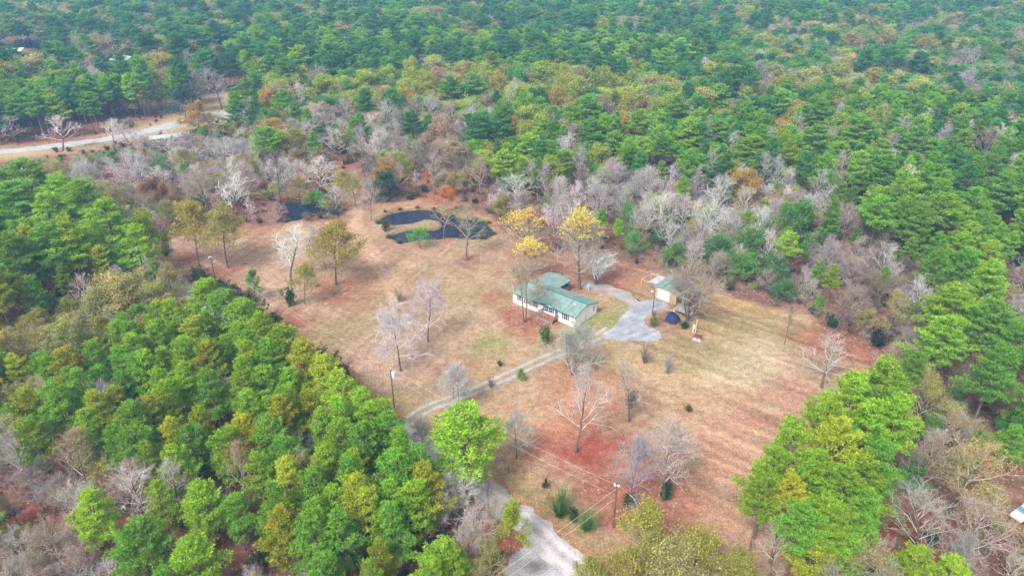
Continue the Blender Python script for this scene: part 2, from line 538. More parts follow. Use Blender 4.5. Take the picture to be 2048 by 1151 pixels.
POND_NEAR = chaikin([(-71.22, 196.56), (-66.69, 197.84), (-62.62, 196.98), (-59.65, 200.45), (-55.10, 199.57), (-51.31, 193.62), (-51.84, 187.95), (-56.35, 187.16), (-59.41, 188.74), (-60.80, 184.07), (-63.01, 182.17), (-66.22, 183.31), (-69.19, 188.34)])
ROAD = np.array([(18.04, 51.33), (13.27, 57.41), (7.11, 63.94),(2.9,69.2),(-15.09, 86.99), (-40.66, 108.48), (-81.37, 145.52), (-126.36, 186.38)])
HIGHWAY = chaikin([(-230.67, 238.06), (-209.06, 242.85), (-186.46, 250.34), (-173.80, 257.56), (-159.88, 265.87), (-148.97, 278.46), (-141.93, 293.82), (-132.15, 304.30), (-117.03, 319.36)], 2, False)
DRIVE = chaikin([(-18.07, 91.96), (-15.29, 96.05), (-11.09, 98.48), (-5.87, 101.91), (-0.38, 106.17), (5.46, 110.86), (10.58, 114.58), (15.93, 118.11), (20.85, 123.00)], 2, False)
DRIVE_BACK = chaikin([(28.51, 131.05), (26.93, 135.15), (24.04, 138.96), (21.21, 141.43), (18.12, 142.18), (16.05, 142.69)], 2, False)
TRACK = chaikin([(-25.34, 135.15), (-27.39, 141.18), (-31.48, 150.35), (-36.53, 160.50), (-41.53, 170.11), (-45.34, 180.68), (-47.09, 193.62), (-51.69, 210.05), (-55.51, 225.17)], 2, False)
APRON = [(17.71, 119.45), (20.87, 123.20), (23.73, 127.78), (26.21, 131.95), (28.13, 133.53), (31.35, 135.85), (35.04, 133.31), (32.36, 130.39), (30.22, 129.51), (28.83, 127.78), (27.75, 125.25), (28.39, 124.02), (31.38, 119.83), (28.35, 117.35), (24.61, 118.11), (20.02, 118.11)]
SPUR = [(1.09, 65.86), (3.49, 65.86), (5.78, 64.19), (8.23, 61.15), (9.25, 58.13), (-1.51, 57.41), (-1.24, 61.15), (-0.60, 63.53)]
FIELD_NW = [(-137.35, 303.41), (-145.04, 334.72), (-142.66, 351.45), (-129.41, 357.37), (-113.92, 309.80), (-118.89, 292.13)]
FIELDS = [CLEARING, FIELD_NW]
STRAW = [(53.34, 123.20), (55.66, 116.42), (54.27, 108.48), (43.44, 101.30), (35.07, 104.40), (39.60, 111.03)]

# ------------------------------------------------------------------ ground
def axis(lo, hi, st, far_lo, far_hi):
    a = list(np.arange(lo, hi + st, st)); d = st
    while a[-1] < far_hi:
        d = min(d * 1.35, 300); a.append(a[-1] + d)
    d = st; b = []
    x = lo
    while x > far_lo:
        d = min(d * 1.35, 300); x -= d; b.append(x)
    return np.array(b[::-1] + a)

gx = axis(-105, 92, 0.5, -2600, 2600)
gy = axis(58, 212, 0.5, -300, 4200)
GX, GY = np.meshgrid(gx, gy)
nz = fbm(GX, GY, 9, 3)
shore = fbm(GX, GY, 3.0, 15)
GZ = np.zeros(GX.shape)
near = (GX > -80) & (GX < 10) & (GY > 140) & (GY < 220)
pd = np.full(GX.shape, 50.0)
for P_ in (POND_FAR, POND_NEAR):
    pd[near] = np.minimum(pd[near], sdist(P_, GX[near], GY[near]))
GZ -= sstep(0.5, -1.6, pd + (nz - .5) * .8 + (shore - .5) * 2.6) * 1.1
dc = sdist(CLEARING, GX, GY)
open_m = sstep(1.5, -2.5, dc + (fbm(GX, GY, 6, 8) - .5) * 7)
n1 = fbm(GX, GY, 22, 1); n2 = fbm(GX, GY, 7, 2); n3 = fbm(GX, GY, 2.2, 5, 3)
C = lambda r, g, b: np.array([r, g, b])[None, None, :]
def mixin(base, col, w):
    return base + (col - base) * np.clip(w, 0, 1)[..., None]
LITTER, TAN, OLIVE, GREEN, STRAWC, RED, PINK = C(.17, .088, .062), C(.315, .213, .133), C(.255, .205, .088), C(.20, .225, .065), C(.46, .375, .255), C(.27, .105, .070), C(.37, .245, .185)
col = np.broadcast_to(LITTER, GX.shape + (3,)).copy()
leafy = np.ones(GX.shape)
lawn_leaf = np.full(GX.shape, .16)
col = mixin(col, C(.27, .15, .11), sstep(.45, .7, n2) * .7)
col = mixin(col, C(.15, .10, .06), sstep(.55, .75, n1) * .5)
yard = np.broadcast_to(TAN, GX.shape + (3,)).copy()
yard = mixin(yard, C(.29, .175, .112), sstep(.45, .7, n1) * .8)
yard = mixin(yard, C(.375, .265, .18), sstep(.5, .75, n2) * .6)
# mown grass and leaf drifts: (x, y, radius, strength)
for (x, y, r, s, cc) in [
        (*(15.68, 126.30), 6, .9, GREEN), (*(20.52, 126.30), 8, .9, GREEN), (*(25.57, 135.15), 4, .6, GREEN), (*(18.03, 123.20), 5, .8, OLIVE),
        (*(47.91, 126.30), 15, .85, OLIVE), (*(55.08, 125.25), 13, .8, OLIVE), (*(40.49, 118.30), 11, .8, OLIVE), (*(41.08, 109.32), 10, .6, OLIVE), (*(31.00, 102.84), 9, .45, OLIVE),
        (*(22.56, 114.58), 9, .75, OLIVE), (*(-7.34, 137.51), 8, .6, OLIVE), (*(-3.96, 117.35), 5, .7, GREEN), (*(-2.68, 132.85), 6, .5, OLIVE),
        (*(-28.00, 124.22), 14, .45, OLIVE), (*(-33.73, 121.21), 9, .45, OLIVE), (*(-18.15, 142.44), 12, .4, OLIVE), (*(-6.10, 107.64), 7, .5, OLIVE), (*(5.66, 116.42), 6, .4, OLIVE),
        (*(-20.01, 98.33), 5, .6, OLIVE), (*(-23.19, 178.85), 5, .9, OLIVE), (*(-26.77, 145.00), 8, .35, OLIVE), (*(31.13, 141.18), 5, .6, OLIVE), (*(-9.50, 135.15), 6, .5, OLIVE),
        (*(10.28, 86.38), 8.5, 1.3, C(.26, .075, .05)), (*(10.23, 85.78), 5, 1.0, C(.25, .06, .045)), (*(13.49, 98.33), 9, .75, C(.36, .15, .085)), (*(19.50, 99.80), 6, .6, C(.36, .15, .085)), (*(4.51, 84.59), 4, .35, RED), (*(17.57, 75.31), 7, 1.1, RED), (*(23.09, 76.85), 8, 1.1, RED), (*(30.28, 78.43), 9, .5, RED),
        (*(44.64, 91.43), 7, .9, RED), (*(52.91, 99.80), 7, .7, RED), (*(66.49, 114.58), 9, .85, RED), (*(71.48, 114.58), 8, .8, RED), (*(63.75, 120.22), 7, .6, RED), (*(53.72, 104.40), 8, .5, PINK),
        (*(-21.48, 108.48), 7, .85, PINK), (*(-28.03, 107.64), 9, .8, PINK), (*(-17.07, 116.42), 5, .5, PINK), (*(-24.36, 114.58), 9, .45, PINK), (*(-10.39, 107.64), 5, .5, RED),
        (*(-50.48, 128.43), 6, .8, RED), (*(-47.52, 129.51), 7, .75, RED), (*(-57.81, 141.18), 8, .6, PINK), (*(-53.69, 156.02), 10, .55, PINK), (*(-39.98, 139.94), 8, .7, RED), (*(-58.85, 165.20), 7, .5, PINK),
        (*(-70.09, 175.27), 8, .8, RED), (*(-70.98, 145.00), 8, .7, RED), (*(-82.75, 162.04), 10, .75, RED), (*(-70.58, 150.35), 7, .6, RED), (*(-86.72, 168.45), 9, .7, PINK), (*(-47.62, 180.68), 6, .7, RED),
        (*(1.72, 126.30), 5.5, .9, RED), (*(3.77, 122.20), 4, .7, RED), (*(5.44, 125.25), 5, .8, RED), (*(-3.87, 136.32), 4, .6, RED), (*(-0.44, 129.51), 4, .7, RED), (*(10.73, 153.15), 9, .75, RED), (*(19.18, 150.35), 10, .55, RED), (*(27.59, 148.99), 10, .7, RED), (*(4.56, 156.02), 9, .5, RED),
        (*(14.85, 142.44), 6, .8, RED), (*(30.72, 126.30), 4, .7, RED), (*(33.50, 129.51), 4, .7, RED), (*(37.53, 123.20), 5, .4, RED), (*(-11.40, 156.02), 3.4, .95, C(.22, .10, .08)), (*(-18.51, 169.11), 2.5, .7, RED),
        (*(-5.51, 178.85), 7, .7, C(.40, .17, .06)), (*(-30.19, 200.89), 14, .7, C(.40, .17, .09)), (*(0.82, 171.80), 8, .4, RED), (*(47.56, 132.85), 7, .5, C(.36, .18, .07)), (*(38.09, 74.31), 13, .6, C(.40, .22, .145)), (*(37.58, 87.61), 14, .5, C(.42, .25, .165)),
        (*(-1.96, 86.38), 10, .4, C(.40, .22, .14)), (*(5.72, 94.11), 8, .45, C(.44, .26, .16))]:
    if cc is OLIVE:
        s *= .72
    d = np.hypot(GX - x, GY - y) / r
    w = sstep(1.45, .1, d + (n2 - .5) * 1.3 + (n3 - .5) * .9) * s * .85
    yard = mixin(yard, cc, w)
    if cc is RED or cc is PINK:
        lawn_leaf = np.maximum(lawn_leaf, w)
st = sdist(STRAW, GX, GY)
yard = mixin(yard, STRAWC, sstep(2, -3, st + (n2 - .5) * 6 + (n3 - .5) * 3) * .42)
# mower passes: faint stripes
a = R(52)
stripe = vnoise(GX * math.cos(a) + GY * math.sin(a), (GY * math.cos(a) - GX * math.sin(a)) * .04, 1.1, 9)
right = sstep(10, 40, GX) * .48 + .14
yard = yard * (1 + (stripe - .5)[..., None] * right[..., None])
a = R(160)
stripe = vnoise(GX * math.cos(a) + GY * math.sin(a) + 2 * nz, (GY * math.cos(a) - GX * math.sin(a)) * .05, 0.9, 12)
yard = yard * (1 + (stripe - .5)[..., None] * (sstep(0, -20, GX) * .30)[..., None])
tr_d = dist_line(TRACK, GX, GY)
yard = mixin(yard, C(.47, .30, .20), sstep(3.2, 1.0, tr_d + (n3 - .5) * 1.2) * .75)
yard = yard * (1 - (sstep(.45, .1, np.abs(tr_d - 1.0)) * .16)[..., None])
col = col + (yard - col) * open_m[..., None]
leafy = leafy + (lawn_leaf - leafy) * open_m
# road verges, highway verges, far field
rd = dist_line(ROAD, GX, GY)
col = mixin(col, C(.26, .19, .085), sstep(8, 4, rd + (n2 - .5) * 3) * .75 * (GX < 30))
col = mixin(col, C(.33, .165, .095), sstep(1.0, .2, np.abs(rd - 2.75) + (n3 - .5) * .6) * .8 * (GX < 30))
hd = dist_line(HIGHWAY, GX, GY)
col = mixin(col, C(.40, .31, .15), sstep(17, 9, hd + (n2 - .5) * 6))
col = mixin(col, C(.42, .30, .18), sstep(3, -3, sdist(FIELD_NW, GX, GY)))
for (x, y, r, cc) in [(*(55.84, 68.66), 9, C(.23, .07, .045)), (*(-65.25, 74.31), 16, C(.24, .085, .06)), (*(-75.42, 76.33), 12, C(.26, .08, .05)), (*(-43.13, 78.43), 14, C(.20, .085, .065)), (*(-180.46, 272.41), 30, C(.27, .09, .06)), (*(-66.46, 227.87), 26, C(.30, .11, .07)), (*(-26.12, 222.52), 22, C(.34, .12, .06)), (*(-0.27, 65.18), 6, C(.36, .13, .075)), (*(-74.64, 198.70), 12, C(.30, .12, .085))]:
    d = np.hypot(GX - x, GY - y) / r
    col = mixin(col, cc, sstep(1.2, .3, d + (n2 - .5)) * .85 * (1 - open_m))
# wet bank
col = mixin(col, C(.14, .13, .05), sstep(1.6, .4, pd) * .6)
col = mixin(col, C(.05, .045, .03), sstep(.1, -.4, pd))
col = np.clip(col * (1 + (n3 - .5)[..., None] * .35), .01, .9)

nyv, nxv = GX.shape
idx = np.arange(nyv * nxv).reshape(nyv, nxv)
quads = np.stack([idx[:-1, :-1], idx[:-1, 1:], idx[1:, 1:], idx[1:, :-1]], -1).reshape(-1, 4)

def leafy_ground_mat():
    m, t = new_mat('leaf_litter_ground')
    out = N(t, 'ShaderNodeOutputMaterial'); d = N(t, 'ShaderNodeBsdfDiffuse')
    a = N(t, 'ShaderNodeAttribute'); a.attribute_name = 'soil'
    c0 = a.outputs['Color']
    f = ramp(t, noise(t, 0.9, 6), .3, .7, .76, 1.24)
    f2 = ramp(t, noise(t, 3.2, 4), .34, .66, .74, 1.26)
    mul = N(t, 'ShaderNodeMath', operation='MULTIPLY'); t.links.new(f, mul.inputs[0]); t.links.new(f2, mul.inputs[1])
    sc = N(t, 'ShaderNodeVectorMath', operation='SCALE'); t.links.new(c0, sc.inputs[0]); t.links.new(mul.outputs[0], sc.inputs['Scale'])
    # scattered fallen leaves: pale and dark flecks
    tc = N(t, 'ShaderNodeTexCoord')
    vo = N(t, 'ShaderNodeTexVoronoi'); vo.inputs['Scale'].default_value = 1.9; t.links.new(tc.outputs['Object'], vo.inputs['Vector'])
    sp = N(t, 'ShaderNodeSeparateColor'); t.links.new(vo.outputs['Color'], sp.inputs[0])
    near_c = ramp(t, vo.outputs['Distance'], .16, .44, 1, 0)
    pick = ramp(t, sp.outputs[0], .5, .57, 0, .85)
    m0 = N(t, 'ShaderNodeMath', operation='MULTIPLY'); t.links.new(near_c, m0.inputs[0]); t.links.new(pick, m0.inputs[1])
    mm = N(t, 'ShaderNodeMath', operation='MULTIPLY'); t.links.new(m0.outputs[0], mm.inputs[0]); t.links.new(a.outputs['Alpha'], mm.inputs[1])
    leaf = mixc(t, (.56, .40, .29), (.20, .075, .05), ramp(t, sp.outputs[1], .35, .65))
    c = mixc(t, sc.outputs[0], leaf, mm.outputs[0])
    t.links.new(c, d.inputs[0])
    bp = N(t, 'ShaderNodeBump'); bp.inputs['Strength'].default_value = .5; bp.inputs['Distance'].default_value = .15
    t.links.new(noise(t, 3.0, 5), bp.inputs['Height']); t.links.new(bp.outputs[0], d.inputs['Normal'])
    t.links.new(d.outputs[0], out.inputs[0])
    return m
M['ground'] = leafy_ground_mat()
me = mesh_np('ground', np.stack([GX, GY, GZ], -1).reshape(-1, 3), quads, [M['ground']])
ca = me.color_attributes.new('soil', 'FLOAT_COLOR', 'POINT')
ca.data.foreach_set('color', np.concatenate([col.reshape(-1, 3), np.clip(leafy, 0, 1).reshape(-1, 1)], 1).astype(np.float32).ravel())
me.polygons.foreach_set('use_smooth', np.ones(len(me.polygons), bool))
link('ground', me, kind='structure')

# ------------------------------------------------------------------ ponds
def water_mat():
    m, t = new_mat('pond_water')
    out = N(t, 'ShaderNodeOutputMaterial'); b = N(t, 'ShaderNodeBsdfPrincipled')
    b.inputs['Base Color'].default_value = (.004, .014, .055, 1)
    b.inputs['Roughness'].default_value = .035
    b.inputs['IOR'].default_value = 1.5
    b.inputs['Specular IOR Level'].default_value = 0.6
    bp = N(t, 'ShaderNodeBump'); bp.inputs['Strength'].default_value = 1.0; bp.inputs['Distance'].default_value = .38
    t.links.new(noise(t, 2.0, 2), bp.inputs['Height']); t.links.new(bp.outputs[0], b.inputs['Normal'])
    t.links.new(b.outputs[0], out.inputs[0])
    return m
M['water'] = water_mat()
for P_ in (POND_FAR, POND_NEAR):
    lo, hi = P_.min(0) - 1.5, P_.max(0) + 1.5
    q = Q(); q.poly([(lo[0], lo[1], -.34), (hi[0], lo[1], -.34), (hi[0], hi[1], -.34), (lo[0], hi[1], -.34)])
    q.build('pond_water', M['water'], kind='structure')

# ------------------------------------------------------------------ roads, driveway
def road_mat(name, base, speck=.35, scale=5.0):
    m, t = new_mat(name)
    out = N(t, 'ShaderNodeOutputMaterial'); d = N(t, 'ShaderNodeBsdfDiffuse')
    a = N(t, 'ShaderNodeAttribute'); a.attribute_name = 'soil'
    f = ramp(t, noise(t, scale, 4), .3, .7, 1 - speck, 1 + speck)
    f2 = ramp(t, noise(t, .5, 5), .3, .7, .82, 1.15)
    mul = N(t, 'ShaderNodeMath', operation='MULTIPLY'); t.links.new(f, mul.inputs[0]); t.links.new(f2, mul.inputs[1])
    sc = N(t, 'ShaderNodeVectorMath', operation='SCALE'); t.links.new(a.outputs['Color'], sc.inputs[0]); t.links.new(mul.outputs[0], sc.inputs['Scale'])
    t.links.new(sc.outputs[0], d.inputs[0]); t.links.new(d.outputs[0], out.inputs[0])
    return m
M['gravel'] = road_mat('gravel', None)
M['asphalt'] = road_mat('worn_asphalt', None, .18, 3.0)

def resample(P, st):
    P = np.asarray(P, float); s = np.concatenate([[0], np.cumsum(np.hypot(*np.diff(P, axis=0).T))])
    u = np.arange(0, s[-1], st)
    return np.stack([np.interp(u, s, P[:, 0]), np.interp(u, s, P[:, 1])], 1)

def ribbon(name, line, width, z, mat, colour, st=.6, nc=13, jag=.25):
    L = resample(line, st); T = norm(np.gradient(L, axis=0)); Nn = np.stack([-T[:, 1], T[:, 0]], 1)
    c = np.linspace(-1, 1, nc)
    V = []; K = []
    for i, p in enumerate(L):
        for s_ in c:
            e = 1.0
            if abs(s_) > .99:
                e = 1 + jag * (vnoise(np.array(p[0]) * 1.0, np.array(p[1]) + s_ * 50, 1.3, 4) - .5) * 2
            w = p + Nn[i] * s_ * e * width / 2
            V.append((w[0], w[1], z)); K.append(colour(s_, float(w[0]), float(w[1])))
    n = len(L); ix = np.arange(n * nc).reshape(n, nc)
    quads = np.stack([ix[:-1, :-1], ix[:-1, 1:], ix[1:, 1:], ix[1:, :-1]], -1).reshape(-1, 4)
    me = mesh_np(name, np.array(V), quads, [mat])
    ca = me.color_attributes.new('soil', 'FLOAT_COLOR', 'POINT')
    ca.data.foreach_set('color', np.concatenate([np.array(K), np.ones((len(K), 1))], 1).astype(np.float32).ravel())
    return link(name, me, kind='structure')

def nv(x, y, s, o=0):
    return float(fbm(np.array(x), np.array(y), s, o, 3))
def road_col(s, x, y):
    k = 1 + .22 * math.exp(-((abs(s) - .42) / .16) ** 2) - .16 * math.exp(-(s / .18) ** 2) - .12 * math.exp(-((s + .75) / .15) ** 2)
    g = np.array([.45, .41, .415]) * k
    e = max(0, (abs(s) - .82) / .18) * .7 * nv(x, y, 2)
    return g * (1 - e) + np.array([.34, .18, .12]) * e
def drive_col(s, x, y):
    rut = math.exp(-((abs(s) - .55) / .22) ** 2)
    g = np.array([.37, .345, .34]); gr = np.array([.29, .23, .135])
    w = min(1, rut * 1.25) * (0.75 + .5 * nv(x, y, 2.5))
    return gr + (g - gr) * min(1, w)
def back_col(s, x, y):
    w = min(1, (1.25 - abs(s)) * 1.2) * (.55 + .6 * nv(x, y, 2))
    return np.array([.33, .22, .15]) + (np.array([.34, .31, .32]) - np.array([.33, .22, .15])) * min(1, w)
def high_col(s, x, y):
    return np.array([.40, .40, .42]) * (1 + .05 * math.cos(s * 9))
ribbon('road', ROAD, 4.6, .024, M['asphalt'], road_col)
ribbon('driveway', DRIVE, 3.1, .008, M['gravel'], drive_col)
ribbon('driveway', DRIVE_BACK, 4.2, .008, M['gravel'], back_col, jag=.4)
ribbon('highway', HIGHWAY, 7.2, .05, M['asphalt'], high_col, st=2.0)

def sheet(name, P, z, mat, colour, st=.5):
    P = chaikin(P, 1); lo, hi = P.min(0), P.max(0)
    xs, ys = np.arange(lo[0], hi[0], st), np.arange(lo[1], hi[1], st)
    A, B = np.meshgrid(xs, ys)
    keep = sdist(P, A, B) + (fbm(A, B, 2.0, 6) - .5) * .9 < 0
    V, F, K, ids = [], [], [], {}
    def vid(i, j):
        if (i, j) not in ids:
            ids[(i, j)] = len(V)
            x, y = xs[0] + i * st, ys[0] + j * st
            x += (nv(x * 3, y * 3, 1, 3) - .5) * st * .9; y += (nv(x * 3, y * 3, 1, 8) - .5) * st * .9
            V.append((x, y, z)); K.append(colour(0, x, y))
        return ids[(i, j)]
    for j, i in zip(*np.nonzero(keep)):
        F.append((vid(i, j), vid(i + 1, j), vid(i + 1, j + 1), vid(i, j + 1)))
    me = mesh_np(name, np.array(V), np.array(F), [mat])
    ca = me.color_attributes.new('soil', 'FLOAT_COLOR', 'POINT')
    ca.data.foreach_set('color', np.concatenate([np.array(K), np.ones((len(K), 1))], 1).astype(np.float32).ravel())
    return link(name, me, kind='structure')
def apron_col(s, x, y):
    k = .55 + .95 * nv(x * .35 + y * .2, y * 1.2 - x * .8, 1.6, 2)
    g = np.array([.30, .30, .335]) * k
    e = max(0, nv(x, y, 5, 7) - .58) * 2.5
    return g + (np.array([.46, .45, .47]) - g) * min(1, e)
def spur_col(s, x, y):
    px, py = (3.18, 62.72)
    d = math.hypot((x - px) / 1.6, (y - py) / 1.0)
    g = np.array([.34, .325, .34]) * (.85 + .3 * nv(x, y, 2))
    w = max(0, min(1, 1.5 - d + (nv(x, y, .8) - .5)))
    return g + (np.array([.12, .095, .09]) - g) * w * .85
sheet('gravel_apron', APRON, .016, M['gravel'], apron_col)
sheet('gravel_spur', SPUR, .012, M['gravel'], spur_col)

# ------------------------------------------------------------------ materials of the built things
M['siding'] = simple('white_siding', (.84, .85, .87), .6, .04, 1.2, dirt=(.55, .54, .53), dirt_amt=.3)
M['roof'] = simple('teal_metal_roof', (.175, .275, .242), .6, .18, .8, spec=.3, dirt=(.27, .305, .265), dirt_amt=.7)
M['roof_new'] = simple('new_teal_panel', (.03, .34, .36), .4, .08, 1.0, spec=.5)
M['roof_trim'] = simple('dark_teal_trim', (.04, .16, .15), .5, .15, 2)
M['white_trim'] = simple('white_trim', (.78, .78, .78), .5, .05, 3)
M['glass'] = simple('window_glass', (.03, .04, .06), .08, .2, 2, spec=.8)
M['shutter'] = simple('grey_shutter', (.16, .165, .165), .6, .12, 5)
M['blue_door'] = simple('blue_door', (.04, .17, .30), .45, .1, 3)
M['deck_wood'] = simple('weathered_wood', (.36, .27, .22), .85, .3, 3, vec_scale=(1, 6, 1), bump=.2)
M['deck_floor'] = simple('leaf_strewn_boards', (.30, .125, .07), .9, .35, 7)
M['dark_lattice'] = simple('dark_lattice', (.10, .075, .06), .9, .3, 4)
M['tan_siding'] = simple('tan_siding', (.50, .34, .215), .7, .14, 1.5, dirt=(.36, .24, .16), dirt_amt=.5)
M['roll_door'] = simple('white_roll_door', (.76, .79, .82), .5, .05, 1.0, dirt=(.30, .42, .42), dirt_amt=.55)  # teal-grey blotches painted into the colour for branches reflected in the door
M['sheet_metal'] = simple('galvanised_sheet', (.42, .44, .47), .5, .15, 2.0, metal=.0, spec=.3, dirt=(.40, .22, .13), dirt_amt=.6)
M['white_pipe'] = simple('white_pipe', (.55, .54, .53), .5, .08, 2)
M['pole_wood'] = simple('pole_wood', (.145, .10, .085), .9, .3, 2, vec_scale=(1, 1, .2))
M['pale_pole'] = simple('pale_pole', (.55, .52, .42), .8, .12, 2)
M['porcelain'] = simple('porcelain', (.82, .82, .84), .3, .03, 5)
M['wire'] = simple('bare_aluminium', (.62, .60, .58), .5, .05, 1)
M['steel'] = simple('grey_steel', (.42, .44, .46), .45, .12, 3, dirt=(.25, .17, .12), dirt_amt=.3)
M['tarp'] = simple('navy_tarp', (.025, .032, .085), .75, .25, 1.5, spec=.1, bump=.3)
M['old_board'] = simple('old_boards', (.17, .115, .095), .9, .4, 3)
M['red_roof'] = simple('red_roof', (.20, .03, .035), .8, .25, 4)
M['plywood'] = simple('grey_plywood', (.33, .275, .265), .9, .2, 2)
M['car_paint'] = simple('white_car_paint', (.80, .80, .82), .25, .03, 1, spec=.6)
M['car_glass'] = simple('blue_tinted_glass', (.10, .22, .33), .08, .1, 2, spec=.9)
M['rubber'] = simple('rubber', (.02, .02, .02), .9, .2, 5)
M['plastic'] = simple('dark_plastic', (.03, .03, .03), .6, .2, 5)
M['pale_roof'] = simple('pale_teal_roof', (.45, .66, .64), .5, .08, 1)
M['white_roof'] = simple('white_roof', (.80, .82, .86), .5, .06, 1)

# ------------------------------------------------------------------ white house with a teal metal roof
HR = math.atan2(-.645, .764)
house = empty('house', (.22, 134.23, 0), HR, label='white manufactured home with teal metal roof, front deck and blue door', category='house')
HW, HD, EZ, RZ, RY = 17.1, 8.0, 2.80, 4.02, 3.9
def wallbox(name, a, b, mat, parent):
    q = Q(); q.box(a, b); return q.build(name, mat, parent)
t_ = .14
q = Q(); q.box((t_, 0, 0), (HW - t_, t_, EZ - .02)); q.build('wall', M['siding'], house)
q = Q(); q.box((t_, HD - t_, 0), (HW - t_, HD, EZ - .02)); q.build('wall', M['siding'], house)
for x0, x1 in ((0, t_), (HW - t_, HW)):
    q = Q()
    prof = [(0, 0), (HD, 0), (HD, EZ - .03), (RY, RZ - .12), (0, EZ - .03)]
    A = [(x0, y, z) for y, z in prof]; B = [(x1, y, z) for y, z in prof]
    q.poly(A); q.poly(B[::-1])
    for i in range(5):
        j = (i + 1) % 5
        q.poly([A[i], B[i], B[j], A[j]])
    q.build('wall', M['siding'], house)
# main roof
ov, rk = .35, .3
sf = (RZ - EZ) / RY; sb = (RZ - EZ) / (HD - RY)
def zf(y): return RZ - (RY - y) * sf
def zb(y): return RZ - (y - RY) * sb
q = Q(); q.slab([(-rk, -ov, zf(-ov)), (HW + rk, -ov, zf(-ov)), (HW + rk, RY, RZ), (-rk, RY, RZ)], .10)
q.slab([(-rk, RY + .001, RZ), (HW + rk, RY + .001, RZ), (HW + rk, HD + ov, zb(HD + ov)), (-rk, HD + ov, zb(HD + ov))], .10)
roof = q.build('roof', M['roof'], house)
q = Q(); q.box((-rk, RY - .09, RZ - .02), (HW + rk, RY + .09, RZ + .045)); q.build('ridge_cap', M['roof_trim'], roof)
for (y0, z0, y1, z1) in ((-ov, zf(-ov), RY, RZ), (RY, RZ, HD + ov, zb(HD + ov))):
    for xe in (-rk - .012, HW + rk - .05):
        q = Q(); q.slab([(xe, y0, z0 + .025), (xe + .06, y0, z0 + .025), (xe + .06, y1, z1 + .025), (xe, y1, z1 + .025)], .17); q.build('rake_trim', M['roof_trim'], roof)
q = Q(); q.box((-rk, -ov - .05, zf(-ov) - .15), (HW + rk, -ov - .003, zf(-ov) + .01)); q.build('fascia', M['roof_trim'], roof)
rib = Q(); rib.slab([(-.018, 0, .022), (.018, 0, .022), (.018, 1, .022), (-.018, 1, .022)], .03)
rib_o = rib.build('roof_seam', M['roof'], roof)
def place_seam(o, x, y0, z0, y1, z1):
    L = math.hypot(y1 - y0, z1 - z0); o.location = (x, y0, z0); o.rotation_euler = (math.atan2(z1 - z0, y1 - y0), 0, 0); o.scale = (1, L, 1)
first = True
for k in range(18):
    x = .35 + k * .955
    for (y0, z0, y1, z1) in ((-ov, zf(-ov), RY - .1, RZ - .03), (RY + .1, RZ - .03, HD + ov, zb(HD + ov))):
        if y1 > 5 and x < 6.9:
            continue
        if y0 < 0 and 7.2 < x < 13.8:
            y0, z0 = 2.85, zf(2.85)
        o = rib_o if first else rib_o.copy()
        if not first:
            COL.objects.link(o)
        first = False
        place_seam(o, x, y0, z0, y1, z1)
# seams framing the reroofed bay over the entry
for x in (7.05, 13.95):
    q = Q(); q.slab([(x - .05, -ov, zf(-ov) + .05), (x + .05, -ov, zf(-ov) + .05), (x + .05, RY, RZ + .05), (x - .05, RY, RZ + .05)], .08)
    q.build('bay_trim', M['roof_trim'], roof)
q = Q(); q.slab([(14.3, RY + .25, zb(RY + .25) + .035), (16.4, RY + .25, zb(RY + .25) + .035), (16.4, 5.9, zb(5.9) + .035), (14.3, 5.9, zb(5.9) + .035)], .03)
q.build('roof_panel', M['roof_new'], roof)
for x, y in ((3.6, 2.7), (14.9, 2.7)):
    q = Q(); q.rod((x, y, zf(y) - .05), (x, y, zf(y) + .16), .09, 8); q.rod((x, y, zf(y) + .15), (x, y, zf(y) + .25), .19, 8, 0, .06); q.build('roof_vent', M['white_trim'], roof)
# entry gable
gx0, gx1, ga_x, gz = 7.35, 13.65, 10.7, 3.62
gyb = RY - (RZ - gz) / sf
q = Q(); yo = -ov - .25
e_z = EZ - .12
for (a_, sgn) in ((gx0, 1), (gx1, -1)):
    P4 = [(a_, yo, e_z + .07), (ga_x, yo, gz + .07), (ga_x, gyb, gz + .07), (a_, 0.05, e_z + .13)]
    q.slab(P4 if sgn > 0 else P4[::-1], .09)
gable = q.build('entry_gable', M['roof'], house)
q = Q(); A = [(gx0 + .2, -.16, EZ - .4), (gx1 - .2, -.16, EZ - .4), (gx1 - .2, -.16, EZ - .15), (ga_x, -.16, gz - .06), (gx0 + .2, -.16, EZ - .15)]
B = [(x, -.02, z) for x, y, z in A]
q.poly(A); q.poly(B[::-1])
for i in range(5):
    j = (i + 1) % 5; q.poly([A[i], B[i], B[j], A[j]])
q.build('gable_wall', M['siding'], gable)
for (xa, za, xb, zb_) in ((gx0, e_z, ga_x, gz), (ga_x, gz, gx1, e_z)):
    q = Q(); q.slab([(xa, yo - .05, za + .09), (xb, yo - .05, zb_ + .09), (xb, yo - .004, zb_ + .09), (xa, yo - .004, za + .09)], .2); q.build('rake_trim', M['roof_trim'], gable)
q = Q(); q.box((ga_x - .16, -.2, gz - .62), (ga_x + .16, -.165, gz - .25)); q.build('gable_vent', M['shutter'], gable)

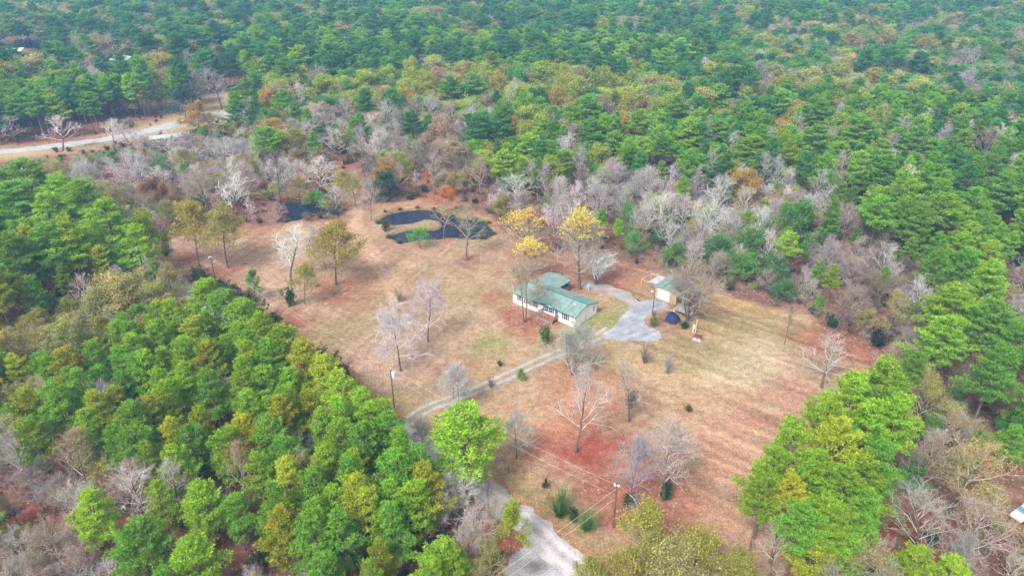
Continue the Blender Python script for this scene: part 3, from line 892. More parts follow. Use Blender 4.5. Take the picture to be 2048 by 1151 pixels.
def window(parent, xc, zc, w, h, y, panes=(2, 2), shutters=True, axis='x'):
    """window set in a wall facing -Y (or +X when axis is 'y'); frame with panes as sub-parts"""
    def P(x, d, z):
        return (x, y - d, z) if axis == 'x' else (y + d, x, z)
    def bx(q, x0, x1, d0, d1, z0, z1):
        a, b = P(x0, d0, z0), P(x1, d1, z1)
        q.box(tuple(min(i, j) for i, j in zip(a, b)), tuple(max(i, j) for i, j in zip(a, b)))
    q = Q(); f = .07
    x0, x1, z0, z1 = xc - w / 2, xc + w / 2, zc - h / 2, zc + h / 2
    bx(q, x0 - f, x0, .003, .06, z0 - f, z1 + f); bx(q, x1, x1 + f, .003, .06, z0 - f, z1 + f)
    bx(q, x0, x1, .003, .06, z0 - f, z0); bx(q, x0, x1, .003, .06, z1, z1 + f)
    nx, nz = panes
    for i in range(1, nx):
        xx = x0 + w * i / nx; bx(q, xx - .02, xx + .02, .003, .055, z0, z1)
    for i in range(1, nz):
        zz = z0 + h * i / nz; bx(q, x0, x1, .004, .05, zz - .02, zz + .02)
    fr = q.build('window', M['white_trim'], parent)
    for i in range(nx):
        for j in range(nz):
            q = Q(); bx(q, x0 + w * i / nx + .02, x0 + w * (i + 1) / nx - .02, .005, .02, z0 + h * j / nz + .02, z0 + h * (j + 1) / nz - .02)
            q.build('pane', M['glass'], fr)
    if shutters:
        for s in (-1, 1):
            q = Q(); c = xc + s * (w / 2 + f + .21)
            bx(q, c - .19, c + .19, .003, .035, z0 - f, z1 + f)
            for k in range(7):
                zz = z0 + (h) * (k + .5) / 7; bx(q, c - .15, c + .15, .035, .05, zz - .05, zz + .05)
            q.build('shutter', M['shutter'], parent)
window(house, 2.05, 1.75, .85, 1.25, 0); window(house, 4.2, 1.75, .85, 1.25, 0)
window(house, 6.15, 1.75, .8, 1.2, 0)
window(house, 9.5, 1.85, .85, 1.3, 0, shutters=False); window(house, 10.55, 1.85, .85, 1.3, 0, shutters=False)
for c in (8.78, 11.27):
    q = Q(); q.box((c - .19, -.035, 1.13), (c + .19, -.003, 2.57)); q.build('shutter', M['shutter'], house)
window(house, 14.55, 1.7, .9, 1.3, 0)
window(house, 6.8, 1.75, .55, 1.1, HW, axis='y', shutters=False, panes=(1, 2))
q = Q(); q.box((11.78, -.06, .78), (12.62, -.003, 2.82)); dfr = q.build('door_frame', M['white_trim'], house)
q = Q(); q.box((11.85, -.085, .8), (12.55, -.062, 2.72))
for zz in (1.0, 1.75):
    for xx in (11.95, 12.24):
        q.box((xx, -.10, zz), (xx + .22, -.086, zz + .6))
dr = q.build('door', M['blue_door'], house)
q = Q(); q.rod((12.48, -.16, 1.65), (12.48, -.085, 1.65), .035, 6); q.build('handle', M['steel'], dr)
q = Q(); q.box((11.5, -.12, 2.25), (11.6, -.01, 2.45)); q.build('porch_lamp', M['plastic'], house)
# heat pump riser and box on the end wall
q = Q(); q.box((HW + .004, 3.62, .2), (HW + .12, 3.84, 1.55)); q.build('meter_riser', M['steel'], house)
# front deck
deck = Q(); deck.box((8.55, -2.2, .64), (12.75, -.006, .72))
deck_o = deck.build('deck', M['deck_floor'], house)
q = Q()
for k in range(34):
    x = 8.55 + k * 4.2 / 34
    q.box((x, -2.23, .06), (x + .105, -2.202, .63))
sk = q.build('skirt_boards', M['plywood'], deck_o); sk['kind'] = 'stuff'
def rail(parent, a, b, z0, z1, n, mat):
    a = Vector(a); b = Vector(b)
    d = (b - a)
    for k in range(n + 1):
        q = Q(); p = a + d * (k / n); q.box((p.x - .05, p.y - .05, z0), (p.x + .05, p.y + .05, z1)); q.build('rail_post', mat, parent)
    u = d.normalized(); w_ = Vector((-u.y, u.x)) * .07
    for zz in (z1, z0 + .2):
        q = Q(); c = [a + w_ * 1, a - w_ * 1, b - w_ * 1, b + w_ * 1]
        q.slab([(p.x, p.y, zz + .05) for p in c], .05); q.build('handrail', mat, parent)
    q = Q(); m_ = int(d.length / .14)
    for k in range(m_):
        p = a + d * ((k + .5) / m_); q.box((p.x - .018, p.y - .018, z0 + .2), (p.x + .018, p.y + .018, z1))
    o = q.build('baluster', mat, parent); o['kind'] = 'stuff'
rail(deck_o, (8.6, -2.15), (11.2, -2.15), .725, 1.65, 3, M['deck_wood'])
rail(deck_o, (12.3, -2.15), (12.7, -2.15), .725, 1.65, 1, M['deck_wood'])
rail(deck_o, (12.7, -2.1), (12.7, -.1), .725, 1.65, 2, M['deck_wood'])
rail(deck_o, (8.6, -2.1), (8.6, -.1), .725, 1.65, 2, M['deck_wood'])
for k in range(4):
    q = Q(); q.box((11.25, -2.5 - k * .28, .54 - k * .16), (12.25, -2.235 - k * .28, .585 - k * .16)); q.build('step', M['deck_wood'], deck_o)
# rear porch wing
wx0, wx1, wr, wy, wrz, wez = -.1, 6.75, 3.15, 12.9, 3.24, 2.66
q = Q()
q.slab([(wx0, 7.9, wez), (wr, 6.6, wrz), (wr, wy, wrz), (wx0, wy, wez)][::-1], .08)
q.slab([(wr, 6.6, wrz), (wx1, 7.9, wez), (wx1, wy, wez), (wr, wy, wrz)][::-1], .08)
porch = q.build('porch_roof', M['roof'], house)
q = Q(); q.box((wx1 - .02, 8.4, wez - .16), (wx1 + .03, wy, wez + .03)); q.build('fascia', M['roof_trim'], porch)
q = Q(); q.slab([(wx0, wy + .003, wez + .02), (wr, wy + .003, wrz + .02), (wr, wy + .06, wrz + .02), (wx0, wy + .06, wez + .02)], .16); q.slab([(wr, wy + .003, wrz + .02), (wx1, wy + .003, wez + .02), (wx1, wy + .06, wez + .02), (wr, wy + .06, wrz + .02)], .16); q.build('rake_trim', M['roof_trim'], porch)
for x, y in ((.2, 12.6), (3.15, 12.6), (6.5, 12.6), (6.5, 10.6), (6.5, 8.9), (.2, 10.4)):
    q = Q(); q.box((x - .06, y - .06, .62), (x + .06, y + .06, wez - .09)); q.build('porch_post', M['dark_lattice'], house)
q = Q(); q.box((.05, 8.02, .5), (6.65, 12.7, .6)); pf = q.build('porch_floor', M['deck_floor'], house)
q = Q(); q.box((.08, 8.05, 0), (.14, 12.6, .49)); q.box((.15, 12.55, 0), (6.5, 12.6, .49)); q.box((6.52, 8.05, 0), (6.58, 12.6, .49)); q.build('porch_skirt', M['dark_lattice'], pf)
q = Q(); q.box((.1, 12.62, .601), (6.4, 12.68, 1.5)); q.build('porch_screen', M['dark_lattice'], pf)
rail(pf, (6.6, 10.5), (6.6, 12.5), .605, 1.5, 2, M['deck_wood'])
for k in range(4):
    q = Q(); q.box((6.7 + k * .32, 8.7, .44 - k * .13), (7.0 + k * .32, 10.1, .485 - k * .13)); q.build('step', M['deck_wood'], pf)
for yy in (8.65, 10.15):
    q = Q(); q.slab([(6.65, yy, 1.45), (6.65, yy + .07, 1.45), (8.3, yy + .07, .85), (8.3, yy, .85)], .09); q.box((8.2, yy, 0), (8.28, yy + .07, .84)); q.build('handrail', M['deck_wood'], pf)

# ------------------------------------------------------------------ garage with carport roof
GR = math.atan2(-.6548, .7558)
gar = empty('garage', (32.36, 136.68, 0), GR, label='tan garage with teal roof and white roll-up door at the driveway end', category='garage')
GW, GD = 5.55, 6.9
def gz_(x):
    return 3.32 - (2.2 - x) * .24 if x < 2.2 else 3.32 - (x - 2.2) * .225
def gable_wall(y0, y1, door):
    q = Q()
    def pr(pts):
        A = [(x, y0, z) for x, z in pts]; B = [(x, y1, z) for x, z in pts]
        q.poly(A); q.poly(B[::-1])
        for i in range(len(pts)):
            j = (i + 1) % len(pts); q.poly([A[i], B[i], B[j], A[j]])
    if door:
        pr([(0, 0), (.9, 0), (.9, gz_(.9) - .1), (0, gz_(0) - .1)])
        pr([(3.78, 0), (GW, 0), (GW, gz_(GW) - .1), (3.78, gz_(3.78) - .1)])
        pr([(.9, 2.42), (3.78, 2.42), (3.78, gz_(3.78) - .1), (2.2, gz_(2.2) - .1), (.9, gz_(.9) - .1)])
    else:
        pr([(0, 0), (GW, 0), (GW, gz_(GW) - .1), (2.2, gz_(2.2) - .1), (0, gz_(0) - .1)])
    q.build('wall', M['tan_siding'], gar)
gable_wall(0, .12, True); gable_wall(GD - .12, GD, False)
q = Q(); q.box((0, .121, 0), (.12, GD - .121, gz_(0) - .1)); q.build('wall', M['tan_siding'], gar)
q = Q(); q.box((GW - .12, .121, 0), (GW, GD - .121, gz_(GW) - .13)); q.build('wall', M['tan_siding'], gar)
lap = Q(); lap.box((0, -.022, 0), (1, -.002, .012)); lap_o = lap.build('siding_lap', M['tan_siding'], gar)
fst = True
for k in range(13):
    z = .2 + k * .2
    for a_, b_ in (((0, .9), (3.78, GW)) if z < 2.4 else ((0, GW),)):
        if z > gz_(b_) - .15:
            continue
        o = lap_o if fst else lap_o.copy()
        if not fst:
            COL.objects.link(o)
        fst = False
        o.location = (a_, 0, z); o.scale = (b_ - a_, 1, 1.6)
door = None
q = Q(); q.box((.93, .03, 0), (3.75, .06, 2.4)); door = q.build('roll_up_door', M['roll_door'], gar)
for k in range(5):
    q = Q(); q.box((.96, .008, .03 + k * .475), (3.72, .028, .47 + k * .475)); q.build('door_panel', M['roll_door'], door)
q = Q(); q.box((.82, -.03, 0), (.9, -.001, 2.5)); q.box((3.78, -.03, 0), (3.86, -.001, 2.5)); q.box((.9, -.03, 2.42), (3.78, -.001, 2.5)); q.build('door_frame', M['white_trim'], gar)
q = Q()
q.slab([(-.4, -.25, gz_(-.4)), (2.2, -.25, 3.32), (2.2, GD + .3, 3.32), (-.4, GD + .3, gz_(-.4))][::-1], .08)
q.slab([(2.2, -.25, 3.32), (8.1, -.25, gz_(8.1)), (8.1, GD + .0, gz_(8.1)), (2.2, GD + .3, 3.32)][::-1], .08)
gr = q.build('roof', M['roof'], gar)
q = Q(); q.box((2.1, -.26, 3.31), (2.3, GD + .31, 3.37)); q.build('ridge_cap', M['roof_trim'], gr)
for k in range(8):
    y = .3 + k * .85
    q = Q(); q.slab([(2.35, y, gz_(2.35) + .03), (8.08, y, gz_(8.08) + .03), (8.08, y + .04, gz_(8.08) + .03), (2.35, y + .04, gz_(2.35) + .03)], .03); q.build('roof_seam', M['roof'], gr)
for x, y in ((7.9, .2), (7.9, 3.4), (7.9, 6.6)):
    q = Q(); q.box((x - .06, y - .06, 0), (x + .06, y + .06, gz_(x) - .09)); q.build('carport_post', M['deck_wood'], gar)
# pipe canopy beside the garage
can = empty('pipe_canopy', (32.36, 136.68, 0), GR, label='white pipe frame canopy with one metal sheet beside the garage', category='canopy')
def pipe(a, b, name='pipe'):
    q = Q(); q.rod(a, b, .035, 6); q.build(name, M['white_pipe'], can)
c4 = [(-4.7, 2.1), (-4.4, 6.0), (-.55, 6.1), (-.55, 1.95)]
for i in range(4):
    j = (i + 1) % 4
    pipe((*c4[i], 2.2), (*c4[j], 2.2), 'top_rail')
for x, y in c4:
    pipe((x, y, 0), (x, y, 2.17), 'leg')
pipe((-2.6, 2.03, 2.2), (-2.45, 6.05, 2.2), 'top_rail')
q = Q(); q.slab([(-2.75, 1.9, 2.32), (-.45, 1.85, 2.36), (-.45, 6.2, 2.36), (-2.5, 6.2, 2.32)], .02)
for k in range(9):
    x = -2.6 + k * .25
    q.slab([(x, 1.92, 2.345), (x + .08, 1.92, 2.35), (x + .08, 6.15, 2.36), (x, 6.15, 2.36)], .03)
q.build('roof_sheet', M['sheet_metal'], can)

# ------------------------------------------------------------------ tarp-covered board stack, plywood shelter, well house
rnd = random.Random(4)
hp = empty('board_stack', (33.9, 126.4, 0), R(-46), label='rounded stack of old brown boards half covered by a navy tarp', category='board stack')
rb, Lb = 1.75, 3.6
first = None
for k in range(22):
    x = -1.9 + k * .175
    for sgn in (-1, 1):
        q = Q(); n = 6
        w = .16
        for j in range(n):
            a0, a1 = math.pi / 2 * j / n, math.pi / 2 * (j + 1) / n
            r_ = rb * math.sqrt(max(.12, 1 - ((x + .08) / 2.3) ** 2)) + rnd.uniform(-.08, .10)
            p0 = (x, sgn * r_ * math.cos(a0), r_ * math.sin(a0)); p1 = (x, sgn * r_ * math.cos(a1), r_ * math.sin(a1))
            q.slab([(x, p0[1], p0[2]), (x + w, p0[1], p0[2]), (x + w, p1[1], p1[2]), (x, p1[1], p1[2])], .06)
        q.build('plank', M['old_board'], hp)
q = Q()
A = [(-1.7, rb * .6 * math.cos(math.pi * j / 12), rb * .6 * math.sin(math.pi * j / 12)) for j in range(13)]
q.poly(A); q.poly([(1.8, y, z) for x, y, z in A]); q.build('end_panel', M['old_board'], hp)
tb = TB(); nu, nv_ = 14, 16
V = []
for i in range(nu):
    for j in range(nv_):
        a_ = math.pi * (.10 + .76 * j / (nv_ - 1)); x = -.15 + 2.25 * i / (nu - 1)
        r_ = rb * math.sqrt(max(.10, 1 - (x / 2.35) ** 2)) + .17 + rnd.uniform(-.05, .06)
        V.append((x, -r_ * math.cos(a_), r_ * math.sin(a_)))
T = []
for i in range(nu - 1):
    for j in range(nv_ - 1):
        a_ = i * nv_ + j; T += [[a_, a_ + 1, a_ + nv_ + 1], [a_, a_ + nv_ + 1, a_ + nv_]]
tb.add(np.array(V), T); tarp = link('tarp', tb.mesh('tarp', [M['tarp']]), None, label='wrinkled navy tarp draped over the rounded board stack', category='tarp')
tarp.location = hp.location; tarp.rotation_euler = hp.rotation_euler

sh = empty('plywood_shelter', (37.6, 129.0, 0), R(-46), label='low grey plywood shelter with white posts behind the tarp', category='shelter')
q = Q(); q.slab([(-1.9, -1.5, 1.15), (1.5, -1.5, 1.05), (1.5, 1.2, 1.35), (-1.9, 1.2, 1.45)], .06); q.build('roof_board', M['plywood'], sh)
for x, y, z in ((-1.8, -1.4, 1.07), (1.4, -1.4, .98), (1.4, 1.1, 1.27), (-1.8, 1.1, 1.37)):
    q = Q(); q.box((x - .07, y - .07, 0), (x + .07, y + .07, z)); q.build('post', M['white_trim'], sh)
q = Q(); q.box((-1.75, 1.02, .05), (1.35, 1.06, 1.2)); q.build('back_board', M['plywood'], sh)
q = Q(); q.box((1.34, -1.3, .05), (1.38, 1.0, .85)); q.build('side_board', M['white_trim'], sh)

wl = empty('well_house', (38.0, 118.6, 0), R(-30), label='small white well house with red hipped roof on the lawn', category='well house')
q = Q(); q.box((-.85, -.75, 0), (.85, .75, .1)); q.build('slab', M['steel'], wl)
q = Q(); q.box((-.62, -.55, .1), (.62, .55, .85)); q.build('wall', M['pale_pole'], wl)
q = Q(); c = [(-.8, -.72, .84), (.8, -.72, .84), (.8, .72, .84), (-.8, .72, .84)]; r0_, r1_ = (-.25, 0, 1.28), (.25, 0, 1.28)
q.poly([c[0], c[1], r1_, r0_]); q.poly([c[2], c[3], r0_, r1_]); q.poly([c[1], c[2], r1_]); q.poly([c[3], c[0], r0_]); q.poly(c[::-1]); q.build('roof', M['red_roof'], wl)
q = Q(); q.box((-.25, -.575, .15), (.25, -.552, .75)); q.build('hatch', M['plywood'], wl)
mp = empty('meter_post', (38.1, 121.0, 0), R(-30), label='pale post with grey meter boxes beside the red-roofed well house', category='meter post')
q = Q(); q.rod((0, 0, 0), (0, 0, 3.4), .11, 7, 0, .08); q.build('post', M['pale_pole'], mp)
q = Q(); q.box((-.62, -.12, 1.2), (-.22, .1, 1.9)); q.build('meter_box', M['porcelain'], mp)
q = Q(); q.rod((-.42, 0, 0), (-.42, 0, 1.2), .06, 6); q.rod((-.6, -.02, 0), (-.6, -.02, 1.2), .04, 6); q.build('conduit', M['porcelain'], mp)
ub = empty('utility_pedestal', (17.8, 139.7, 0), R(-40), label='grey electrical pedestal on a short post behind the house', category='pedestal')
q = Q(); q.box((-.08, -.05, 0), (.08, .05, 1.0)); q.build('post', M['pale_pole'], ub)
q = Q(); q.box((-.25, -.16, .75), (.25, -.055, 1.75)); q.build('cabinet', M['steel'], ub)
q = Q(); q.box((-.29, -.2, 1.752), (.29, .1, 1.8)); q.build('lid', M['steel'], ub)

# ------------------------------------------------------------------ poles and wires
def pole(x, y, h, label, mat='pole_wood', r=.14, arms=(), ins=(), tilt=(0, 0), name='utility_pole'):
    p = empty(name, (x, y, 0), 0, label=label, category='pole'); p.rotation_euler = (tilt[0], tilt[1], 0)
    q = Q(); q.rod((0, 0, -.2), (0, 0, h), r * 1.15, 8, 0, r * .75); q.build('shaft', M[mat], p)
    for (z, L, a) in arms:
        q = Q(); m_ = Matrix.Rotation(a, 4, 'Z'); q.box((-L / 2, -.06, z - .06), (L / 2, .06, z + .06), 0, m_); q.build('crossarm', M['pole_wood'], p)
    for (dx, dy, z, rr) in ins:
        q = Q(); q.rod((dx, dy, z), (dx, dy, z + .12), rr * .7, 8, 0, rr); q.rod((dx, dy, z + .12), (dx, dy, z + .26), rr, 8, 0, rr * .5); q.build('insulator', M['porcelain'], p)
    return p
P1 = (*(-69.94, 143.20), 6.9); P2 = (*(-20.63, 95.91), 8.4); P3 = (*(14.23, 69.11), 8.0)
p1 = pole(*P1, 'brown utility pole standing beyond the hedge at the road bend', arms=((P1[2] - 1.3, 1.3, R(10)),), ins=((.0, 0, P1[2], .16), (-.5, .1, P1[2] - .2, .14), (.62, .12, P1[2] - 1.25, .16)))
p2 = pole(*P2, 'utility pole with white transformer near the driveway mouth', r=.12, ins=((0, 0, P2[2], .1),))
q = Q(); q.rod((.42, -.1, P2[2] - 1.5), (.42, -.1, P2[2] - .6), .3, 10); q.rod((.42, -.1, P2[2] - .6), (.42, -.1, P2[2] - .48), .3, 10, 0, .12); q.build('transformer', M['porcelain'], p2)
q = Q(); q.box((.05, -.15, P2[2] - 1.2), (.2, -.05, P2[2] - .9)); q.build('bracket', M['steel'], p2)
p3 = pole(*P3, 'dark utility pole with two white insulators above the paved road', r=.13, ins=((-.28, .05, P3[2] - .05, .17), (.2, -.05, P3[2] - .12, .17)))
q = Q(); q.box((-.4, -.05, P3[2] - .12), (.35, .05, P3[2] - .02)); q.build('crossarm', M['steel'], p3)
p4 = pole(*(30.77, 129.51), 5.9, 'dark yard-light pole beside the gravel apron and garage', r=.11)
q = Q(); q.rod((-.1, 0, 5.4), (-.7, -.1, 5.5), .03, 6); q.build('lamp_arm', M['steel'], p4)
q = Q(); q.rod((-.7, -.1, 5.25), (-.7, -.1, 5.52), .2, 8, 0, .12); q.build('lamp_head', M['porcelain'], p4)
pole(*(12.12, 147.64), 7.5, 'thin dark pole standing behind the rear porch roof', r=.08)
pole(*(-7.23, 143.45), 8.6, 'very thin pale pole alone on the lawn before the pond', mat='white_pipe', r=.03, name='thin_pole')
PO = (-9.5, 48.5, 7.6)
def wire(a, b, sag, label, r=.013):
    a = Vector(a); b = Vector(b); pts = []
    for k in range(17):
        t = k / 16; p = a.lerp(b, t); p.z -= sag * 4 * t * (1 - t); pts.append(p)
    tb = TB(); tb.tube([tuple(p) for p in pts], [r] * 17, 4)
    link('power_line', tb.mesh('power_line', [M['wire']]), None, label=label, category='power line')
def top(P, dx, dy, dz):
    return (P[0] + dx, P[1] + dy, P[2] + dz)
wire(top(P1, 0, 0, .2), top(P2, 0, 0, .2), .8, 'upper overhead wire between the hedge pole and the transformer pole')
wire(top(P1, .62, .12, -1.0), top(P2, .1, 0, -1.5), .9, 'lower overhead wire between the hedge pole and the transformer pole')
wire(top(P2, 0, 0, .2), top(P3, -.28, .05, .15), .8, 'upper overhead wire between the transformer pole and the roadside pole')
wire(top(P2, .1, 0, -1.5), top(P3, 0, .14, -2.0), .9, 'lower overhead wire between the transformer pole and the roadside pole')
wire(top(P3, .2, -.05, .1), (36, 40, 8.4), .5, 'overhead wire running on from the roadside pole over the olive trees')
wire(top(P3, -.1, 0, -.6), PO, .25, 'higher pale service wire slanting down across the paved road', .018)
wire(top(P3, -.1, 0, -2.4), (PO[0], PO[1], PO[2] - 1.7), .25, 'lower pale service wire slanting down across the paved road', .018)
for (u, lab) in ((((-0.54, 80.05)), 'short fence post beside the paved road verge'), (((-28.07, 102.53)), 'leaning fence post by the hedge gap')):
    q = Q(); q.rod((0, 0, -.1), (.04, .02, 1.35), .08, 7, 0, .07); q.rod((.04, .02, 1.35), (.04, .02, 1.42), .07, 7, 0, .03)
    q.build('fence_post', M['pole_wood'], None, loc=(u[0], u[1], 0), label=lab, category='fence post')

# ------------------------------------------------------------------ white car parked under the bare trees
car = empty('parked_car', (*(73.52, 71.41), 0), R(28), label='white car with blue-tinted windscreen parked under the bare trees', category='car')
def loft(name, secs, mat, parent, smooth=False):
    """cross-sections: list of (x, [(y, z)...])"""
    V, F = [], []; n = len(secs[0][1])
    for x, pr in secs:
        V += [(x, y, z) for y, z in pr]
    for i in range(len(secs) - 1):
        for j in range(n):
            k = (j + 1) % n
            F.append((i * n + j, i * n + k, (i + 1) * n + k, (i + 1) * n + j))
    F.append(tuple(range(n))[::-1]); F.append(tuple((len(secs) - 1) * n + j for j in range(n)))
    q = Q(); q.v = V; q.f = F; q.m = [0] * len(F)
    return q.build(name, mat, parent)
def sec(w, z0, z1, inset=.12):
    return [(-w + .06, z0), (-w, z0 + .15), (-w, z1 - .14), (-w + inset, z1), (w - inset, z1), (w, z1 - .14), (w, z0 + .15), (w - .06, z0)]
body = loft('body', [(-2.3, sec(.72, .42, .72)), (-2.15, sec(.86, .3, .82)), (-1.0, sec(.9, .25, .96)), (.9, sec(.9, .25, 1.0)), (2.0, sec(.88, .28, 1.0)), (2.25, sec(.78, .4, .92))], M['car_paint'], car)
cab = loft('cabin', [(-.95, [(-.78, .97), (-.78, .98), (.78, .98), (.78, .97)]), (-.25, [(-.76, .97), (-.62, 1.46), (.62, 1.46), (.76, .97)]), (1.1, [(-.76, .97), (-.62, 1.48), (.62, 1.48), (.76, .97)]), (1.95, [(-.74, .97), (-.74, 1.02), (.74, 1.02), (.74, .97)])], M['car_glass'], car)
loft('car_roof', [(-.22, [(-.63, 1.462), (-.58, 1.52), (.58, 1.52), (.63, 1.462)]), (1.15, [(-.63, 1.482), (-.58, 1.53), (.58, 1.53), (.63, 1.482)])], M['car_paint'], car)
for x in (-1.45, 1.4):
    for s in (-1, 1):
        q = Q(); q.rod((x, s * .74, .33), (x, s * .93, .33), .33, 14); w_ = q.build('wheel', M['rubber'], car)
        q = Q(); q.rod((x, s * .931, .33), (x, s * .95, .33), .19, 10); q.build('rim', M['steel'], w_)
for s in (-1, 1):
    q = Q(); q.box((-2.3, s * .62 - .14, .62), (-2.17, s * .62 + .14, .76)); q.build('headlight', M['porcelain'], car)

# ------------------------------------------------------------------ far houses among the trees
def far_house(x, y, rz, w, d, h, rise, wall, roofm, label):
    e = empty('distant_house', (x, y, 0), rz, label=label, category='house')
    q = Q(); q.box((-w / 2, -d / 2, 0), (w / 2, d / 2, h)); q.build('wall', wall, e)
    q = Q(); o = .5
    q.slab([(-w / 2 - o, -d / 2 - o, h), (w / 2 + o, -d / 2 - o, h), (w / 2 + o, 0, h + rise), (-w / 2 - o, 0, h + rise)], .12)
    q.slab([(-w / 2 - o, .002, h + rise), (w / 2 + o, .002, h + rise), (w / 2 + o, d / 2 + o, h), (-w / 2 - o, d / 2 + o, h)], .12)
    q.build('roof', roofm, e)
    for s in (-1, 1):
        q = Q(); q.poly([(s * w / 2, -d / 2, h), (s * w / 2, d / 2, h), (s * w / 2, 0, h + rise - .1)]); q.build('gable', wall, e)
    for k in range(4):
        xx = -w / 2 + w * (k + .5) / 4
        q = Q(); q.box((xx - .5, -d / 2 - .05, 1), (xx + .5, -d / 2 - .004, 2.2)); q.build('window', M['glass'], e)
    q = Q(); q.box((-.5, -d / 2 - .06, 0), (.5, -d / 2 - .004, 2.1)); q.build('door', M['shutter'], e)
far_house(*(-231.87, 424.79), R(-30), 15, 9, 3.6, 2.6, M['tan_siding'], M['pale_roof'], 'distant tan house with pale teal roof half hidden among pines')
far_house(*(-328.37, 460.15), R(8), 26, 9, 3.2, 1.6, M['siding'], M['white_roof'], 'long distant white-roofed building glimpsed at the edge of the woods')
far_house(*(-132.04, 260.97), R(24), 14, 4.6, 2.9, .7, M['sheet_metal'], M['sheet_metal'], 'narrow grey trailer home behind bare trees near the highway')

# ------------------------------------------------------------------ tree kinds
LIB = {}          # family -> list of (trunk mesh, crown mesh, height, width)
def width_of(me):
    n = len(me.vertices); a = np.empty(n * 3, np.float32); me.vertices.foreach_get('co', a); a = a.reshape(-1, 3)
    r = np.hypot(a[:, 0], a[:, 1]); return 2 * float(np.percentile(r, 96)), float(a[:, 2].max())
def reg(fam, pair):
    w, h = width_of(pair[1]); LIB.setdefault(fam, []).append((pair[0], pair[1], h, w))
for k in range(6):
    reg('young_pine', pine_meshes(100 + k, 12, .24 + .03 * (k % 3), 2.7 + .2 * (k % 2), 50, .44, 11, 1.35))
for k in range(6):
    reg('tall_pine', pine_meshes(200 + k, 20, .44 + .04 * (k % 4), 3.9 + .3 * (k % 3), 54, .52, 11, 1.1, dead=10, blade=.13))
for k in range(4):
    reg('bare', tree_meshes(300 + k, 15, .30, .30, .86, 13, 6, 5, 8, (60, 20), .05, .10, leaves=0))
for k in range(3):
    reg('bare_tall', tree_meshes(320 + k, 17, .42, .22, .92, 14, 6, 5, 7, (48, 18), .05, .10))
for k in range(2):
    reg('vase', tree_meshes(340 + k, 12, .22, .42, .66, 7, 7, 5, 5, (40, 18), .03, .09, stems=4, twig_len=.9))
for k in range(3):
    reg('wispy', tree_meshes(350 + k, 12, .25, .40, .8, 16, 7, 6, 12, (64, 25), .03, .12, twig_len=.8, twig_w=.02))
for k in range(2):
    reg('tinged', tree_meshes(360 + k, 14, .30, .32, .86, 13, 6, 5, 8, (60, 20), .05, .10, leaves=1300, leaf_size=.15))
for k in range(5):
    reg('leafy', tree_meshes(400 + k, 13, .28, .37, .80, 14, 6, 5, 2, (72, 20), .03, .10, leaves=6500, leaf_size=.30, leaf_clump=.42))
for k in range(4):
    reg('olive', tree_meshes(420 + k, 13, .26, .38, .82, 14, 6, 5, 7, (66, 20), .03, .11, leaves=5200, leaf_size=.23, leaf_clump=.36))
for k in range(3):
    reg('dome', tree_meshes(430 + k, 13, .30, .36, .82, 15, 6, 5, 7, (68, 20), .03, .11, leaves=7500, leaf_size=.25, leaf_zone=(.46, 1.2), leaf_clump=.40))
for k in range(2):
    reg('tulip', tree_meshes(440 + k, 19, .20, .36, .90, 22, 7, 6, 9, (58, 20), .04, .08, leaves=1300, leaf_size=.34, leaf_zone=(.76, 1.1), leaf_clump=.22))
for k in range(2):
    reg('fork', tree_meshes(480 + k, 13, .32, .30, .88, 10, 6, 6, 10, (52, 20), .04, .10, stems=2, leaves=260, leaf_size=.18, leaf_clump=.3))
for k in range(3):
    reg('evergreen', tree_meshes(460 + k, 9, .06, .36, .94, 18, 5, 5, 1, (80, 20), .03, .08, leaves=6500, leaf_size=.22, leaf_clump=.30))
for k in range(2):
    reg('crape', tree_meshes(470 + k, 9, .18, .40, .66, 8, 7, 5, 8, (45, 15), .02, .10, stems=3, twig_len=.75, twig_w=.018))
DEF = {'young_pine': 'pine', 'tall_pine': 'pine', 'bare': 'bare', 'bare_tall': 'bare', 'vase': 'bare', 'wispy': 'bare', 'crape': 'bare', 'fork': 'bare', 'tinged': 'bare', 'leafy': 'leafy', 'olive': 'leafy', 'dome': 'leafy', 'tulip': 'leafy', 'evergreen': 'leafy'}
NAME = {'pine': 'pine_tree', 'bare': 'bare_tree', 'leafy': 'leafy_tree'}
CAT = {'pine': 'pine', 'bare': 'bare tree', 'leafy': 'leafy tree'}
TINT = {'bright': (.33, .52, .042), 'yellowish': (.45, .50, .038), 'green': (.225, .44, .050), 'deep': (.115, .31, .070),
        'olive': (.42, .39, .060), 'lime': (.40, .48, .045), 'leafgreen': (.13, .35, .045), 'tan': (.46, .35, .19), 'russet': (.44, .24, .10), 'gold': (.53, .34, .07),
        'yellow': (1.0, .78, .015), 'orange': (.62, .24, .06), 'dark': (.040, .14, .065), 'buff': (.47, .43, .14), 'fresh': (.12, .46, .035)}
WOOD = {'pale': (.57, .525, .495), 'white': (.74, .70, .67), 'lavender': (.47, .435, .43), 'pink': (.46, .37, .32), 'brown': (.29, .225, .18), 'straw': (.46, .395, .28), 'dark': (.13, .10, .09), 'ashen': (.44, .41, .365)}
TREES = []        # every individual tree: dict
def tree(fam, x, y, h, w, tint, wood=None, label=None, lean=None, rot=None, note=None):
    TREES.append(dict(fam=fam, x=x, y=y, h=h, w=w, tint=tint, wood=wood, label=label, lean=lean, rot=rot, key=note))

